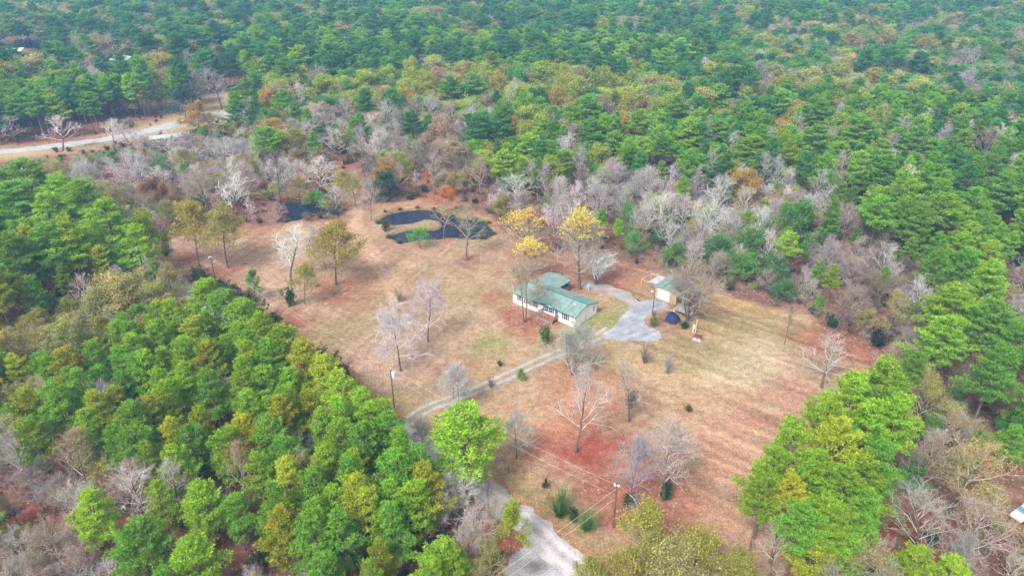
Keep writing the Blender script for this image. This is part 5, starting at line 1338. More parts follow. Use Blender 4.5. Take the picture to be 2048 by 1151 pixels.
# ------------------------------------------------------------------ the woods between: plan of stands (crown outlines on the map)
# (outline, spacing, {family: (share, (hmin, hmax), tints, woods)})
PINES_Y = ('young_pine', ('bright', 'bright', 'green', 'green', 'yellowish'))
STANDS = [
 ([(-88.3, 101.0), (-79.0, 102.7), (-66.1, 114.8), (-50.1, 109.9), (-40.5, 102.7), (-31.0, 92.5), (-22.4, 81.8), (-16.2, 74.4), (-12.8, 69.3), (-10.8, 63.8), (-8.8, 55.8), (-5.9, 41.2), (-25.9, 41.2), (-31.5, 60.4), (-37.1, 71.3), (-43.3, 73.3), (-45.8, 68.3), (-55.2, 71.3), (-65.8, 75.4), (-88.9, 80.0), (-99.4, 93.2)], 4.2,
  [('young_pine', .82, 10.5, 14.5, 'bright bright green green yellowish', None), ('olive', .09, 8, 11.5, 'olive buff', 'ashen'), ('wispy', .09, 8, 11.5, 'tan', 'pale pink')]),
 ([(-93.3, 83.9), (-69.1, 79.2), (-57.9, 74.8), (-48.1, 71.7), (-45.5, 76.9), (-39.0, 74.8), (-33.0, 63.4), (-27.2, 43.3), (-61.2, 43.3)], 5.2,
  [('young_pine', .10, 8, 12, 'bright green', None), ('wispy', .52, 6, 10, 'tan', 'pink brown pale'), ('tinged', .24, 6, 10, 'russet tan', 'pink'), ('olive', .14, 5, 8, 'buff olive', 'ashen')]),
 ([(-112.2, 107.8), (-98.2, 114.3), (-93.2, 123.7), (-85.9, 131.2), (-76.7, 135.7), (-69.2, 123.7), (-52.5, 115.3), (-68.4, 118.4), (-81.8, 106.0), (-105.5, 99.3)], 5.6,
  [('dome', .70, 8, 11, 'buff olive buff', 'ashen'), ('wispy', .05, 7, 10, 'tan', 'pale lavender'), ('young_pine', .15, 8, 11, 'bright', None), ('evergreen', .10, 5, 7, 'leafgreen', 'brown')]),
 ([(-175.3, 191.2), (-140.4, 181.8), (-117.3, 177.4), (-91.2, 154.4), (-78.5, 144.7), (-68.8, 122.0), (-76.8, 117.5), (-83.6, 111.2), (-88.0, 102.7), (-100.6, 96.8)], 5.0,
  [('tall_pine', .80, 17, 21, 'bright green bright yellowish', None), ('olive', .10, 9, 12, 'olive buff', 'ashen'), ('bare', .10, 9, 13, 'tan', 'pale lavender')]),
 ([(-177.9, 211.4), (-149.3, 206.1), (-111.1, 241.9), (-90.9, 245.4), (-71.9, 211.4), (-51.3, 211.4), (-48.1, 196.1), (-60.1, 166.9), (-86.8, 159.9), (-100.8, 170.6), (-129.7, 196.1), (-170.3, 201.0)], 5.6,
  [('bare', .46, 9, 14, 'tan', 'pale white white lavender'), ('wispy', .15, 8, 12, 'tan', 'pink pale'), ('olive', .22, 7, 12, 'olive buff', 'ashen'), ('tinged', .08, 9, 12, 'russet gold', 'pink'), ('tall_pine', .09, 10, 14, 'green bright', None)]),
 ([(-262.7, 301.7), (-200.9, 325.4), (-159.7, 301.7), (-120.3, 283.0), (-107.5, 254.4), (-107.2, 235.4), (-131.2, 228.6), (-194.7, 215.8)], 5.6,
  [('tall_pine', .80, 16, 20, 'green deep green bright', None), ('leafy', .10, 12, 16, 'olive lime', None), ('bare', .10, 12, 16, 'tan', 'pale lavender')]),
 ([(-114.4, 307.0), (-46.3, 358.8), (37.6, 341.7), (89.4, 318.6), (57.3, 258.8), (31.5, 281.1), (-4.8, 276.4), (-24.6, 276.4), (-92.7, 278.2)], 6.8,
  [('leafy', .72, 14, 18, 'lime lime olive leafgreen tan', None), ('bare', .14, 14, 17, 'tan', 'pale pink'), ('tall_pine', .14, 15, 18, 'green deep', None)]),
 ([(-117.1, 301.0), (-95.9, 287.8), (-25.5, 285.9), (-4.8, 276.6), (-15.5, 224.0), (-9.0, 186.7), (-15.3, 159.0), (-43.0, 186.7), (-71.5, 206.6)], 5.6,
  [('bare', .34, 11, 16, 'tan', 'pale white pink'), ('bare_tall', .16, 12, 17, 'tan', 'pale white pink'), ('wispy', .08, 11, 15, 'tan', 'pink brown'), ('tall_pine', .16, 14, 18, 'deep green green', None), ('leafy', .16, 12, 17, 'tan gold tan lime', None), ('olive', .10, 9, 14, 'olive buff', 'ashen')]),
 ([(-12.1, 189.9), (33.7, 198.5), (67.7, 187.6), (96.1, 187.6), (77.0, 154.8), (54.7, 145.5), (44.5, 137.0), (30.7, 139.7), (9.0, 151.6), (-4.2, 158.2)], 4.6,
  [('bare', .36, 10, 15, 'tan', 'white pale lavender'), ('bare_tall', .20, 11, 16, 'tan', 'pale lavender brown'), ('wispy', .10, 9, 13, 'tan', 'pink brown'), ('evergreen', .10, 6, 9, 'deep leafgreen', 'brown'), ('tinged', .08, 9, 12, 'olive tan', 'pink'), ('tall_pine', .09, 12, 16, 'green bright', None), ('leafy', .07, 9, 13, 'tan olive lime', None)]),
 ([(-17.6, 258.8), (-4.8, 276.4), (31.5, 281.1), (57.3, 258.8), (117.9, 285.9), (245.9, 267.3), (146.8, 147.2), (116.1, 174.1), (91.4, 178.3), (64.4, 178.3), (32.1, 188.7), (3.5, 178.3), (-8.9, 185.0)], 5.6,
  [('tall_pine', .62, 15, 20, 'green green bright deep', None), ('bare_tall', .15, 14, 19, 'tan', 'pale white lavender'), ('leafy', .17, 13, 18, 'olive lime gold tan lime', None), ('tinged', .06, 13, 17, 'russet', 'pink')]),
 ([(44.5, 137.0), (54.7, 145.5), (77.0, 154.8), (96.1, 187.6), (122.1, 183.1), (154.4, 154.8), (92.7, 80.0), (66.4, 84.9), (62.9, 94.7), (60.6, 106.2), (52.1, 117.9)], 5.0,
  [('tall_pine', .40, 13, 18, 'green bright green', None), ('bare', .22, 9, 14, 'tan', 'pale lavender brown'), ('wispy', .16, 7, 11, 'tan', 'pink brown'), ('olive', .10, 7, 11, 'olive buff', 'ashen'), ('evergreen', .12, 6, 10, 'deep leafgreen', 'brown')]),
 ([(66.0, 99.3), (69.7, 89.1), (97.3, 83.9), (63.8, 43.3), (28.8, 43.3), (36.3, 57.1), (48.5, 67.8)], 6.0,
  [('tinged', .35, 9, 13, 'buff tan gold', 'straw ashen'), ('bare', .30, 8, 13, 'tan', 'ashen pale'), ('olive', .25, 7, 10, 'olive buff', 'ashen'), ('young_pine', .10, 9, 12, 'bright green', None)]),
 ([(8.5, 55.6), (31.3, 56.3), (28.8, 43.3), (6.3, 43.3)], 5.5, [('olive', 1, 9, 12, 'olive buff', 'ashen')]),
 ([(136.9, 467.0), (482.2, 554.4), (241.7, 262.7), (115.9, 281.0), (87.9, 313.1)], 8.0,
  [('leafy', .42, 14, 19, 'olive lime leafgreen buff', None), ('tall_pine', .36, 16, 20, 'deep green', None), ('bare_tall', .16, 14, 19, 'tan', 'pale lavender'), ('tinged', .06, 14, 18, 'russet', 'pink')]),
 ([(-181.9, 443.4), (-38.9, 455.0), (136.9, 467.0), (87.9, 313.1), (36.9, 335.8), (-45.5, 352.6), (-112.5, 301.7), (-120.3, 283.0)], 7.4,
  [('tall_pine', .86, 14, 23, 'deep green deep bright', None), ('bare', .09, 13, 19, 'tan', 'lavender pink'), ('leafy', .04, 13, 17, 'olive', None)]),
]
FAR = (9.0, [('tall_pine', .60, 16, 27, 'deep green deep', None), ('leafy', .21, 14, 24, 'olive lime buff tan', None), ('bare', .13, 15, 20, 'tan', 'lavender pink pale'), ('tinged', .06, 14, 18, 'russet buff', 'pink')])

MID = (6.5, [('olive', .3, 6, 9, 'olive buff', 'ashen'), ('wispy', .4, 6, 9, 'tan', 'pink pale'), ('bare', .3, 7, 10, 'tan', 'pale lavender')])
rs = np.random.RandomState(2024)
s0 = 3.7
ii, jj = np.meshgrid(np.arange(-190, 191), np.arange(0, 262))
FX = (ii + .5 * (jj % 2)) * s0 + rs.uniform(-.42, .42, ii.shape) * s0
FY = 42 + jj * s0 * .9 + rs.uniform(-.42, .42, ii.shape) * s0
keep = np.abs(FX) < (FY * .86 + 34)
FX, FY = FX[keep], FY[keep]
u_keep, u_kind, u_h, u_t, u_w, u_r = (rs.rand(len(FX)) for _ in range(6))
pn = fbm(FX, FY, 45, 31, 2); pn = np.argsort(np.argsort(pn)) / len(pn)      # stands clump: like grows near like
u_kind = np.where(rs.rand(len(FX)) < .30, pn, u_kind)
u_t = np.where(rs.rand(len(FX)) < .4, np.modf(fbm(FX, FY, 30, 41, 2) * 4)[0], u_t)
zone = np.full(len(FX), -1)
for k, (P_, sp, mix) in enumerate(STANDS):
    zone[(zone < 0) & inside(P_, FX, FY)] = k
ok = np.ones(len(FX), bool)
cdist = sdist(CLEARING, FX, FY)
ok &= cdist > 1.0
ok &= dist_line(ROAD, FX, FY) > 4.2
hwy = dist_line(HIGHWAY, FX, FY)
ok &= hwy > 9
for P_ in (POND_FAR, POND_NEAR):
    ok &= sdist(P_, FX, FY) > 1.5
ok &= sdist(FIELD_NW, FX, FY) > 0
ok &= sdist(SPUR, FX, FY) > 1.0
ok &= dist_line(TRACK, FX, FY) > 4
for (hx, hy, hr) in ((*(-231.87, 424.79), 10), (*(-216.30, 396.98), 9), (*(-328.37, 460.15), 13), (*(-132.04, 260.97), 8), (*(72.80, 71.41), 4.5), (*(55.16, 67.33), 9), (*(-25.12, 212.45), 9), (*(-65.79, 225.17), 8), (*(-179.84, 278.46), 10), (*(-164.03, 287.99), 12)):
    ok &= np.hypot(FX - hx, FY - hy) > hr
# open verge and thin low brush on the near side of the highway
hy_y = np.interp(FX, HIGHWAY[:, 0], HIGHWAY[:, 1])
d_tree = np.hypot(FX, FY); az = np.arctan2(FX, FY)
haz = np.arctan2(HIGHWAY[:, 0], HIGHWAY[:, 1]); od = np.argsort(haz)
d_hwy = np.interp(az, haz[od], np.hypot(HIGHWAY[:, 0], HIGHWAY[:, 1])[od])
near_side = (az < math.atan2(-126, 310)) & (d_tree < d_hwy) & (d_tree > d_hwy * .72)
h_open = CAM_H * (1 - d_tree / (d_hwy - 16))
# cleared lots in front of the two far houses
lot = np.zeros(len(FX), bool)
for (hx, hy, half, dep) in ((*(-231.87, 424.79), R(1.5), .74), (*(-328.37, 460.15), R(3.0), .76)):
    hd_ = math.hypot(hx, hy); m_ = (np.abs(az - math.atan2(hx, hy)) < half) & (d_tree < hd_ + 4) & (d_tree > hd_ * dep)
    lot |= m_; h_open = np.where(m_, CAM_H * (1 - d_tree / (hd_ - 6)), h_open)
ok &= ~(near_side & (u_keep > .5) )
ok &= ~((hwy < 14) & (u_keep > .3))
for t in TREES:
    if t['h'] > 6:
        ok &= np.hypot(FX - t['x'], FY - t['y']) > max(1.8, .36 * t['w'])
h_free = np.full(len(FX), 99.0)          # lower growth in front of the crowns that stand out
for t in TREES:
    td = math.hypot(t['x'], t['y'])
    if t['label'] is None and td > 125:
        m_ = (np.abs(az - math.atan2(t['x'], t['y'])) * td < .42 * t['w']) & (d_tree < td) & (d_tree > td * .74)
        h_free = np.where(m_, np.minimum(h_free, CAM_H - (CAM_H - .50 * t['h']) * d_tree / td), h_free)
FILL = []
for i in np.nonzero(ok)[0]:
    sp, mix = STANDS[zone[i]][1:] if zone[i] >= 0 else (FAR if FY[i] > 250 else MID)
    if zone[i] < 0 and FY[i] < 72:
        continue
    if u_keep[i] > (s0 / sp) ** 2:
        continue
    a = 0
    for row in mix:
        a += row[1]
        if u_kind[i] <= a:
            break
    fam, _, h0, h1, tints, woods = row
    tints = tints.split(); tint = tints[int(u_t[i] * len(tints)) % len(tints)]
    wd = woods.split()[int(u_w[i] * 7) % len(woods.split())] if woods else None
    h = h0 + (h1 - h0) * u_h[i]
    edge = min(1, .55 + max(0, cdist[i]) / 14)           # the wood's edge is lower
    if FY[i] > 120:
        h *= edge
    if h > h_free[i]:
        h = h_free[i]
        if h < 5:
            continue
    if lot[i]:
        h = min(h, h_open[i] * (1 if u_r[i] > .2 else 1.3))
        if h < 3.5:
            continue
    elif near_side[i]:
        if fam in ('tall_pine', 'leafy') or u_r[i] > .13:
            h = min(h, h_open[i])
        if h < 3:
            continue
    FILL.append(dict(fam=fam, x=float(FX[i]), y=float(FY[i]), h=float(h), w=None, wf=1 + .45 * min(1, max(0, (FY[i] - 200) / 250)), tint=tint, wood=wd, label=None, lean=None, rot=float(u_r[i] * 6.28), key=int(i)))

UNSEEN = set([13, 15, 41, 45, 49, 50, 52, 53, 54, 61, 62, 63, 65, 68, 71, 82, 83, 84, 85, 86, 87, 90, 91, 92, 93, 94, 95, 105, 111, 113, 114, 115, 122, 126, 127, 128, 131, 132, 136, 146, 149, 153, 156, 166, 208, 246, 247, 255, 294, 302, 341, 391, 398, 399, 400, 444, 449, 451, 452, 505, 552, 556, 558, 561, 608, 610, 618, 619, 665, 673, 675, 676, 677, 678, 724, 725, 726, 727, 734, 736, 737, 790, 849, 860, 915, 923, 925, 927, 980, 982, 990, 992, 1046, 1047, 1048, 1117, 1128, 1186, 1197, 1198, 1268, 1269, 1270, 1329, 1330, 1331, 1332, 1342, 1343, 1416, 1482, 1493, 1495, 1557, 1560, 1561, 1562, 1571, 1572, 1573, 1574, 1652, 1653, 1654, 1718, 1733, 1734, 1735, 1736, 1801, 1816, 1819, 1885, 1886, 1888, 1900, 1903, 1904, 1974, 1986, 1988, 1990, 2059, 2062, 2073, 2074, 2075, 2147, 2164, 2166, 2240, 2242, 2254, 2257, 2331, 2332, 2333, 2344, 2346, 2348, 2421, 2423, 2424, 2425, 2427, 2439, 2440, 2442, 2516, 2614, 2616, 2630, 2634, 2712, 2715, 2716, 2732, 2733, 2734, 2737, 2811, 2815, 2816, 2914, 3017, 3020, 3123, 3126, 3229, 3334, 3337, 3339, 3555, 3642, 3899, 4016, 4497, 4615, 4617, 4743, 4746, 4870, 5122, 5131, 5135, 5347, 5383, 5403, 5489, 5678, 5684, 5823, 5889, 5920, 5963, 6033, 6060, 6376, 6507, 6519, 6520, 6535, 6536, 6973, 7234, 7298, 7598, 7765, 7934, 8593, 8754, 9448, 9619])
LIMIT = {'pine': 300, 'bare': 290, 'leafy': 280}
REST = {'pine': [], 'bare': [], 'leafy': []}
for kd in ('pine', 'bare', 'leafy'):
    mine = [t for t in FILL if DEF[t['fam']] == kd]
    have = sum(DEF[t['fam']] == kd for t in TREES)
    seen = [t for t in mine if t['key'] not in UNSEEN]
    seen.sort(key=lambda t: -t['h'] / math.sqrt(t['x'] ** 2 + t['y'] ** 2 + (CAM_H - t['h']) ** 2))
    pick = seen[:LIMIT[kd] - have]
    ids = {t['key'] for t in pick}
    TREES += pick
    REST[kd] += [t for t in mine if t['key'] not in ids]

# ------------------------------------------------------------------ stand the individual trees
ADJ = {'bright': 'bright green', 'yellowish': 'yellow-green', 'green': 'mid green', 'deep': 'dark green', 'olive': 'olive green', 'lime': 'lime green', 'leafgreen': 'leaf green', 'tan': 'tan-leaved',
       'russet': 'russet', 'gold': 'golden', 'yellow': 'yellow', 'orange': 'orange-leaved', 'dark': 'very dark green', 'buff': 'dull yellowish', 'fresh': 'fresh green'}
WADJ = {'pale': 'pale grey', 'white': 'whitish', 'lavender': 'lavender grey', 'pink': 'pinkish grey', 'brown': 'brownish', 'straw': 'straw-coloured', 'dark': 'dark-limbed', 'ashen': 'ash grey'}
MARKS = [('the garage', 35, 140), ('the house', 8, 128), ('the winding pond', *(-20.36, 178.85)), ('the tree-shaded pond', *(-58.84, 191.15)), ('the driveway mouth', *(-17.83, 92.09)), ('the roadside pole', P3[0], P3[1]), ('the hedge pole', P1[0], P1[1]),
         ('the highway', *(-159.88, 265.87)), ('the trailer home', *(-132.04, 260.97)), ('the distant tan house', *(-231.87, 424.79)), ('the well house', 38, 118.6), ('the parked car', *(73.52, 71.41)), ('the gravel spur', *(3.18, 62.72)),
         ('the straw patch', *(46.43, 111.03)), ('the orange-leaved tree', *(-18.78, 187.16)), ('the lone bright pine', *(-6.96, 75.82)), ('the lone thin sapling', *(55.19, 116.79)), ('the transformer pole', P2[0], P2[1]), ('the dark leaning tree', *(-39.95, 197.84)),
         ('the red leaf circle', *(10.19, 85.18)), ('the tallest yellow-topped tree', *(15.97, 140.43))]
ONES = 'first second third fourth fifth sixth seventh eighth ninth tenth eleventh twelfth thirteenth fourteenth fifteenth sixteenth seventeenth eighteenth nineteenth'.split()
TENS = {2: 'twent', 3: 'thirt', 4: 'fort', 5: 'fift', 6: 'sixt', 7: 'sevent', 8: 'eight', 9: 'ninet'}
def ordinal(n):
    if n < 20:
        return ONES[n - 1]
    if n >= 100:
        return 'hundred-and-' + ordinal(n - 100) if n > 100 else 'hundredth'
    a, b = divmod(n, 10)
    return TENS[a] + 'ieth' if b == 0 else TENS[a] + 'y-' + ONES[b - 1]
counts = {}
auto = [t for t in TREES if t['label'] is None]
for t in auto:
    j = min(range(len(MARKS)), key=lambda k: math.hypot(t['x'] - MARKS[k][1], t['y'] - MARKS[k][2]))
    t['mark'] = j; t['md'] = math.hypot(t['x'] - MARKS[j][1], t['y'] - MARKS[j][2])
for t in sorted(auto, key=lambda t: t['md']):
    kd = DEF[t['fam']]; c = counts[(kd, t['mark'])] = counts.get((kd, t['mark']), 0) + 1
    if kd == 'pine':
        look = ('young ' if t['fam'] == 'young_pine' else 'tall ') + ADJ[t['tint']] + ' pine'; noun = 'pine'
    elif kd == 'bare':
        look = WADJ[t['wood'] or 'pale'] + ' bare tree'
        if t['fam'] == 'tinged':
            look = 'nearly bare ' + ADJ[t['tint']].replace('-leaved', '') + '-tinged tree'
        noun = 'bare tree'
    else:
        look = ADJ[t['tint']] + ' broadleaf tree'; noun = 'leafy tree'
    t['label'] = f"{look}, {ordinal(c)} {noun} out from {MARKS[t['mark']][0]}"
    t['group'] = {'pine': 'pines of the surrounding woods', 'bare': 'bare trees of the surrounding woods', 'leafy': 'leafy trees of the surrounding woods'}[kd]

rt = random.Random(11)
STOOD = {'pine': [], 'bare': [], 'leafy': []}
def jitter(c, r=.16):
    f = 1 + rt.uniform(-r, r)
    return [max(.01, v * f * (1 + rt.uniform(-.08, .08))) for v in c]
for n, t in enumerate(TREES):
    lib = LIB[t['fam']]; k = (n * 7 + int(t['x'] * 13)) % len(lib)
    trm, crm, h0, w0 = lib[k]
    sz = t['h'] / h0
    sx = (t['w'] / w0) if t['w'] else sz * rt.uniform(.92, 1.12) * t.get('wf', 1)
    if t['w']:
        sx = min(max(sx * (1.18 if t['key'] is None and 'group' not in t else 1.08), sz * .55), sz * 1.9)
    kd = DEF[t['fam']]
    e = empty(NAME[kd], (t['x'], t['y'], 0), t['rot'] if t['rot'] is not None else rt.uniform(0, 6.28), label=t['label'], category=CAT[kd])
    e.scale = (sx, sx, sz)
    if t['lean']:
        e.rotation_euler = (0, t['lean'], t['rot'] or 0)
    if t.get('group'):
        e['group'] = t['group']
    tint = jitter(TINT[t['tint']]); wd = jitter(WOOD[t['wood'] or 'ashen'], .12)
    for nm, me in (('trunk', trm), ('crown', crm)):
        o = link(nm, me, e); o['tint'] = tint; o['wood'] = wd
    if t['key'] is not None:
        e['fill_key'] = t['key']
    STOOD[kd].append((e, t['fam'], k, h0))

# ivy and mossy clumps on three trunks of the lawn trees are foliage of those trees
def clump(tx, ty, z0, z1, r, tint, n, size, seed):
    for e, fam, k, h0 in STOOD['bare']:
        if abs(e.location.x - tx) < .6 and abs(e.location.y - ty) < .6:
            rng = np.random.RandomState(seed); tb = TB()
            C_ = np.stack([rng.normal(0, r, n), rng.normal(0, r, n), rng.uniform(z0, z1, n)], 1) / np.array([e.scale[0], e.scale[0], e.scale[2]])
            leafcards(tb, rng, C_, size / e.scale[0], 0)
            o = link('ivy', tb.mesh('ivy', [M['leaves']]), e); o['tint'] = list(tint); return
clump(*(22.74, 74.71), .2, 3.2, .35, (.07, .14, .03), 900, .25, 1)
clump(*(16.92, 72.94), .2, 2.6, .30, (.09, .14, .035), 600, .25, 2)
clump(*(20.02, 92.49), 3.0, 6.6, .55, (.20, .175, .15), 520, .26, 3)

# ------------------------------------------------------------------ shrubs and grass clumps, one by one
SH = [shrub_mesh(700 + k, 2.0, 1.8) for k in range(3)]
SHB = [shrub_mesh(720 + k, 2.2, 2.0, 22, 0, twigs=9) for k in range(2)]
GC = [grass_clump_mesh(740 + k, 2.2) for k in range(2)]
SHRUBS = []
def shrub(name, me, ref, x, y, h, w, tint, wood_, label, cat='shrub', group=None):
    o = link(name, me, None, loc=(x, y, -.03), rot=(0, 0, rt.uniform(0, 6.28)), scale=(w / (ref * .95), w / (ref * .95), h / ref), label=label, category=cat)
    o['tint'] = list(TINT.get(tint, tint)); o['wood'] = list(WOOD[wood_]); SHRUBS.append(o)
    if group:
        o['group'] = group
    return o
shrub('shrub', SH[0], 2.0, *(6.77, 116.42, 4.7, 3.0), (.10, .21, .03), 'brown', 'leafy green shrub beside the front deck steps')
shrub('shrub', SH[1], 2.0, *(29.87, 124.02, 3.5, 2.5), (.20, .26, .08), 'straw', 'pale green feathery shrub at the foot of the yard-light pole')
shrub('shrub', SH[2], 2.0, *(36.26, 123.20, 1.8, 2.3), (.045, .10, .035), 'brown', 'low dark green shrub beside the tarp')
shrub('bare_shrub', SHB[0], 2.2, *(25.60, 110.17, 4.3, 3.3), 'tan', 'brown', 'dense brown twiggy shrub below the gravel apron')
shrub('bare_shrub', SHB[1], 2.2, *(29.36, 106.66, 5.0, 3.4), 'tan', 'ashen', 'pale twiggy shrub, second one below the gravel apron')
shrub('bare_shrub', SHB[0], 2.2, *(-25.47, 134.45, 4.7, 4.0), 'tan', 'straw', 'small twiggy shrub alone on the middle of the lawn')
shrub('shrub', SH[0], 2.0, *(-49.66, 132.40, 5.0, 2.9), (.030, .115, .040), 'brown', 'round dark green bush at the foot of the slender olive tree')
shrub('shrub', SH[1], 2.0, *(-27.52, 167.79, 2.9, 1.6), 'fresh', 'brown', 'little bright green bush on the pond bank')
shrub('shrub', SH[2], 2.0, *(30.91, 95.21, 1.5, 1.4), (.09, .15, .035), 'brown', 'small dark green tuft on the open lawn')
shrub('shrub', SH[0], 2.0, *(-2.12, 108.98, 1.4, 1.3), (.11, .15, .04), 'brown', 'tiny green tuft beside the driveway')
shrub('shrub', SH[1], 2.0, *(73.65, 116.42, 4.0, 4.4), (.030, .065, .025), 'brown', 'dark bush at the far corner of the lawn')
shrub('shrub', SH[2], 2.0, *(67.67, 123.20, 2.6, 3.1), (.04, .13, .05), 'brown', 'low green bush under the small green tree at the lawn edge')
shrub('shrub', SH[0], 2.0, *(8.67, 70.02, 2.8, 1.8), (.035, .085, .03), 'brown', 'dark round bush between two grass clumps by the road')
shrub('shrub', SH[1], 2.0, *(4.98, 76.85, 2.0, 1.1), (.09, .085, .05), 'brown', 'scrubby tuft on the bank above the road')
shrub('bare_shrub', SHB[1], 2.2, *(-3.85, 102.07, 2.6, 1.8), 'tan', 'brown', 'thin leafless bush on the driveway edge')
shrub('shrub', SH[2], 2.0, *(-35.21, 174.57, 3.6, 3.0), (.11, .13, .05), 'brown', 'scrubby bush at the tip of the winding pond')
gcl = shrub('pampas_grass', GC[0], 2.2, *(6.91, 71.41, 4.5, 3.7), (.15, .27, .07), 'straw', 'large green grass clump with drooping blades above the road', 'grass clump')
gcl = shrub('pampas_grass', GC[1], 2.2, *(10.47, 68.83, 3.3, 2.9), (.20, .32, .10), 'straw', 'smaller pale grass clump beside the roadside pole wires', 'grass clump')
for (x, y) in ((-37.94, 179.95), (-37.53, 188.74), (-33.33, 190.34), (-28.32, 191.97), (-23.26, 190.75), (-17.34, 185.60), (-10.68, 183.31), (-6.55, 180.31), (-4.94, 172.49), (-7.98, 169.44), (-13.42, 169.78), (-29.88, 166.48), (-33.39, 170.11), (-66.71, 182.55), (-64.34, 181.80), (-51.95, 187.16), (-49.70, 190.34), (-70.91, 196.56), (-63.08, 196.98)):
    shrub('reed_clump', GC[int(x * 7) % 2], 2.2, x, y, rt.uniform(.6, 1.3), rt.uniform(1.2, 2.4), (.20 * rt.uniform(.7, 1.3), .19, .07), 'straw', 'low clump of dull reeds on the bank of the ' + ('winding pond' if x > -47 else 'tree-shaded pond'), 'reeds', 'reeds along the winding pond' if x > -47 else 'reeds along the tree-shaded pond')
# hedge along the road side of the lawn
k = 0
HEDGE = [(-63.98, 137.51, 3.2, 4.6), (-58.81, 133.76, 3.3, 4.5), (-54.14, 126.30, 4.9, 5.3), (-50.18, 122.20, 4.6, 5.0), (-37.03, 109.32, 4.6, 4.8), (-34.33, 106.82, 4.9, 4.7), (-31.40, 104.72, 4.0, 4.1), (-74.54, 143.45, 4.5, 5.2), (-70.20, 139.94, 4.2, 4.4), (-67.48, 140.43, 2.9, 3.5)]
HL = ['by the hedge pole', 'beside the narrow green tree', 'at the lawn corner', 'where the plantation starts', 'in the hedge gap by the plantation', 'next to the hedge gap', 'just short of the leaning fence post', 'across the road bend, darkest', 'touching the hedge pole', 'in front of the broad olive tree']
for (x, y, h, w), lab in zip(HEDGE, HL):
    k += 1
    shrub('hedge_bush', SH[k % 3], 2.0, x, y, h, w, [(.05, .10, .035), (.085, .13, .045), (.12, .115, .06)][k % 3], 'brown', 'scrubby hedge bush along the road, ' + lab, 'bush', 'hedge bushes along the road')

# ------------------------------------------------------------------ the rest of the woods and the undergrowth
def scatter(name, protos, pts, label):
    """pts: (x, y, z, sx, sz, rot, proto, tint, wood): instances standing on points of one mesh"""
    n = len(pts)
    me = bpy.data.meshes.new(name)
    me.vertices.add(n)
    me.vertices.foreach_set('co', np.array([p[:3] for p in pts], np.float32).ravel())
    def attr(nm, tp, vals, key='value'):
        a_ = me.attributes.new(nm, tp, 'POINT'); a_.data.foreach_set(key, np.asarray(vals).ravel())
    attr('size', 'FLOAT_VECTOR', np.array([(p[3], p[3], p[4]) for p in pts], np.float32), 'vector')
    attr('turn', 'FLOAT_VECTOR', np.array([(0, 0, p[5]) for p in pts], np.float32), 'vector')
    attr('pick', 'INT', np.array([p[6] for p in pts], np.int32))
    attr('tint', 'FLOAT_VECTOR', np.array([p[7] for p in pts], np.float32), 'vector')
    attr('wood', 'FLOAT_VECTOR', np.array([p[8] for p in pts], np.float32), 'vector')
    o = link(name, me, None, kind='stuff', label=label)
    g = bpy.data.node_groups.new(name, 'GeometryNodeTree')
    g.interface.new_socket('Geometry', in_out='INPUT', socket_type='NodeSocketGeometry')
    g.interface.new_socket('Geometry', in_out='OUTPUT', socket_type='NodeSocketGeometry')
    gi = g.nodes.new('NodeGroupInput'); go = g.nodes.new('NodeGroupOutput')
    jn = g.nodes.new('GeometryNodeJoinGeometry')
    for members in reversed(protos):
        one = g.nodes.new('GeometryNodeJoinGeometry')
        for ob in members:
            oi = g.nodes.new('GeometryNodeObjectInfo'); oi.transform_space = 'ORIGINAL'
            oi.inputs['Object'].default_value = ob
            oi.inputs['As Instance'].default_value = False
            g.links.new(oi.outputs['Geometry'], one.inputs[0])
        ti = g.nodes.new('GeometryNodeGeometryToInstance')
        g.links.new(one.outputs[0], ti.inputs[0]); g.links.new(ti.outputs[0], jn.inputs[0])
    iop = g.nodes.new('GeometryNodeInstanceOnPoints')
    g.links.new(gi.outputs[0], iop.inputs['Points']); g.links.new(jn.outputs[0], iop.inputs['Instance'])
    iop.inputs['Pick Instance'].default_value = True
    def named(nm, tp, sock):
        na = g.nodes.new('GeometryNodeInputNamedAttribute'); na.data_type = tp; na.inputs['Name'].default_value = nm
        g.links.new(na.outputs[0], sock)
    named('pick', 'INT', iop.inputs['Instance Index']); named('size', 'FLOAT_VECTOR', iop.inputs['Scale']); named('turn', 'FLOAT_VECTOR', iop.inputs['Rotation'])
    g.links.new(iop.outputs[0], go.inputs[0])
    md = o.modifiers.new('standing', 'NODES'); md.node_group = g
    return o
for kd, nm, lab in (('pine', 'distant_pine_woods', 'mass of further pines filling the woods to the horizon'), ('bare', 'distant_bare_woods', 'mass of further bare trees scattered through the woods'), ('leafy', 'distant_leafy_woods', 'mass of further olive and tan trees in the distant woods')):
    seen_p, protos = {}, []
    for e, fam, k, h0 in STOOD[kd]:
        if (fam, k) not in seen_p and len(e.children) == 2:
            seen_p[(fam, k)] = (len(protos), h0)
            ch = {c.name.split('.')[0]: c for c in e.children}
            protos.append([ch['trunk'], ch['crown']])
    byf = {}
    for (fam, k), v in seen_p.items():
        byf.setdefault(fam, []).append(v)
    pts = []
    for t in REST[kd]:
        v = byf[t['fam']]; ix, h0 = v[rt.randrange(len(v))]
        sz = t['h'] / h0; sx = sz * rt.uniform(.82, 1.32) * t['wf']
        pts.append((t['x'], t['y'], 0, sx, sz, t['rot'], ix, jitter(TINT[t['tint']], .22), jitter(WOOD[t['wood'] or 'ashen'])))
    scatter(nm, protos, pts, lab)
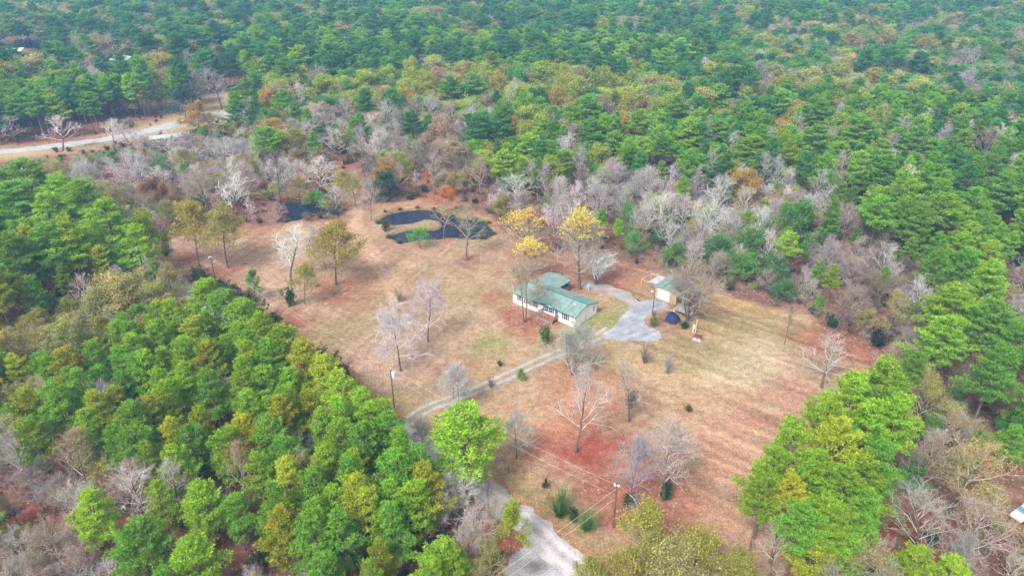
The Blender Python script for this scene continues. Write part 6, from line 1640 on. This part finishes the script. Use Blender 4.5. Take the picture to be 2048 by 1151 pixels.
# undergrowth: brush on the woodland floor and along its edges
ru = np.random.RandomState(5)
UX, UY = ru.uniform(-170, 150, 15000), ru.uniform(50, 300, 15000)
cd = sdist(CLEARING, UX, UY)
near_edge = np.exp(-np.maximum(cd, 0) / 6)
okk = (cd > .6) & (np.abs(UX) < UY * .84 + 20) & (dist_line(ROAD, UX, UY) > 4.0) & (dist_line(HIGHWAY, UX, UY) > 7) & (sdist(SPUR, UX, UY) > .8) & (dist_line(TRACK, UX, UY) > 3.5)
for P_ in (POND_FAR, POND_NEAR):
    okk &= sdist(P_, UX, UY) > .6
okk &= np.hypot(UX - MARKS[11][1], UY - MARKS[11][2]) > 3.5
okk &= ru.rand(len(UX)) < (.30 + .6 * near_edge) * (.35 + fbm(UX, UY, 14, 21) * 1.1)
pts = []
for x, y in zip(UX[okk], UY[okk]):
    v = ru.rand()
    if v < .45:
        pk = 3 + ru.randint(2); tn = (.2, .2, .1); wd = [WOOD['brown'], WOOD['pink'], WOOD['ashen']][ru.randint(3)]; h = ru.uniform(.8, 2.6)
    else:
        pk = ru.randint(3); tn = [(.055, .12, .035), (.10, .14, .04), (.16, .14, .06), (.24, .12, .06), (.035, .075, .03)][ru.randint(5)]; wd = WOOD['brown']; h = ru.uniform(.6, 2.4)
    pts.append((x, y, 0, h / 2 * ru.uniform(.9, 1.6), h / 2, ru.uniform(0, 6.28), pk, jitter(tn, .25), jitter(wd)))
firsts = []
for me_ in (*SH, *SHB):
    firsts.append([next(o for o in SHRUBS if o.data == me_)])
scatter('undergrowth', firsts, pts, 'brush and saplings covering the woodland floor')

# ------------------------------------------------------------------ air: thin blue haze over the woods
hz, t = new_mat('haze')
out = N(t, 'ShaderNodeOutputMaterial'); pv = N(t, 'ShaderNodeVolumePrincipled')
pv.inputs['Color'].default_value = (.28, .60, 1.0, 1)
pv.inputs['Density'].default_value = .00045
pv.inputs['Anisotropy'].default_value = 0.0
t.links.new(pv.outputs[0], out.inputs['Volume'])
q = Q(); q.box((-1150, -60, -3), (1150, 1250, 82)); hz_o = q.build('haze', hz, None, kind='stuff', label='thin bluish haze hanging over the distant woods')
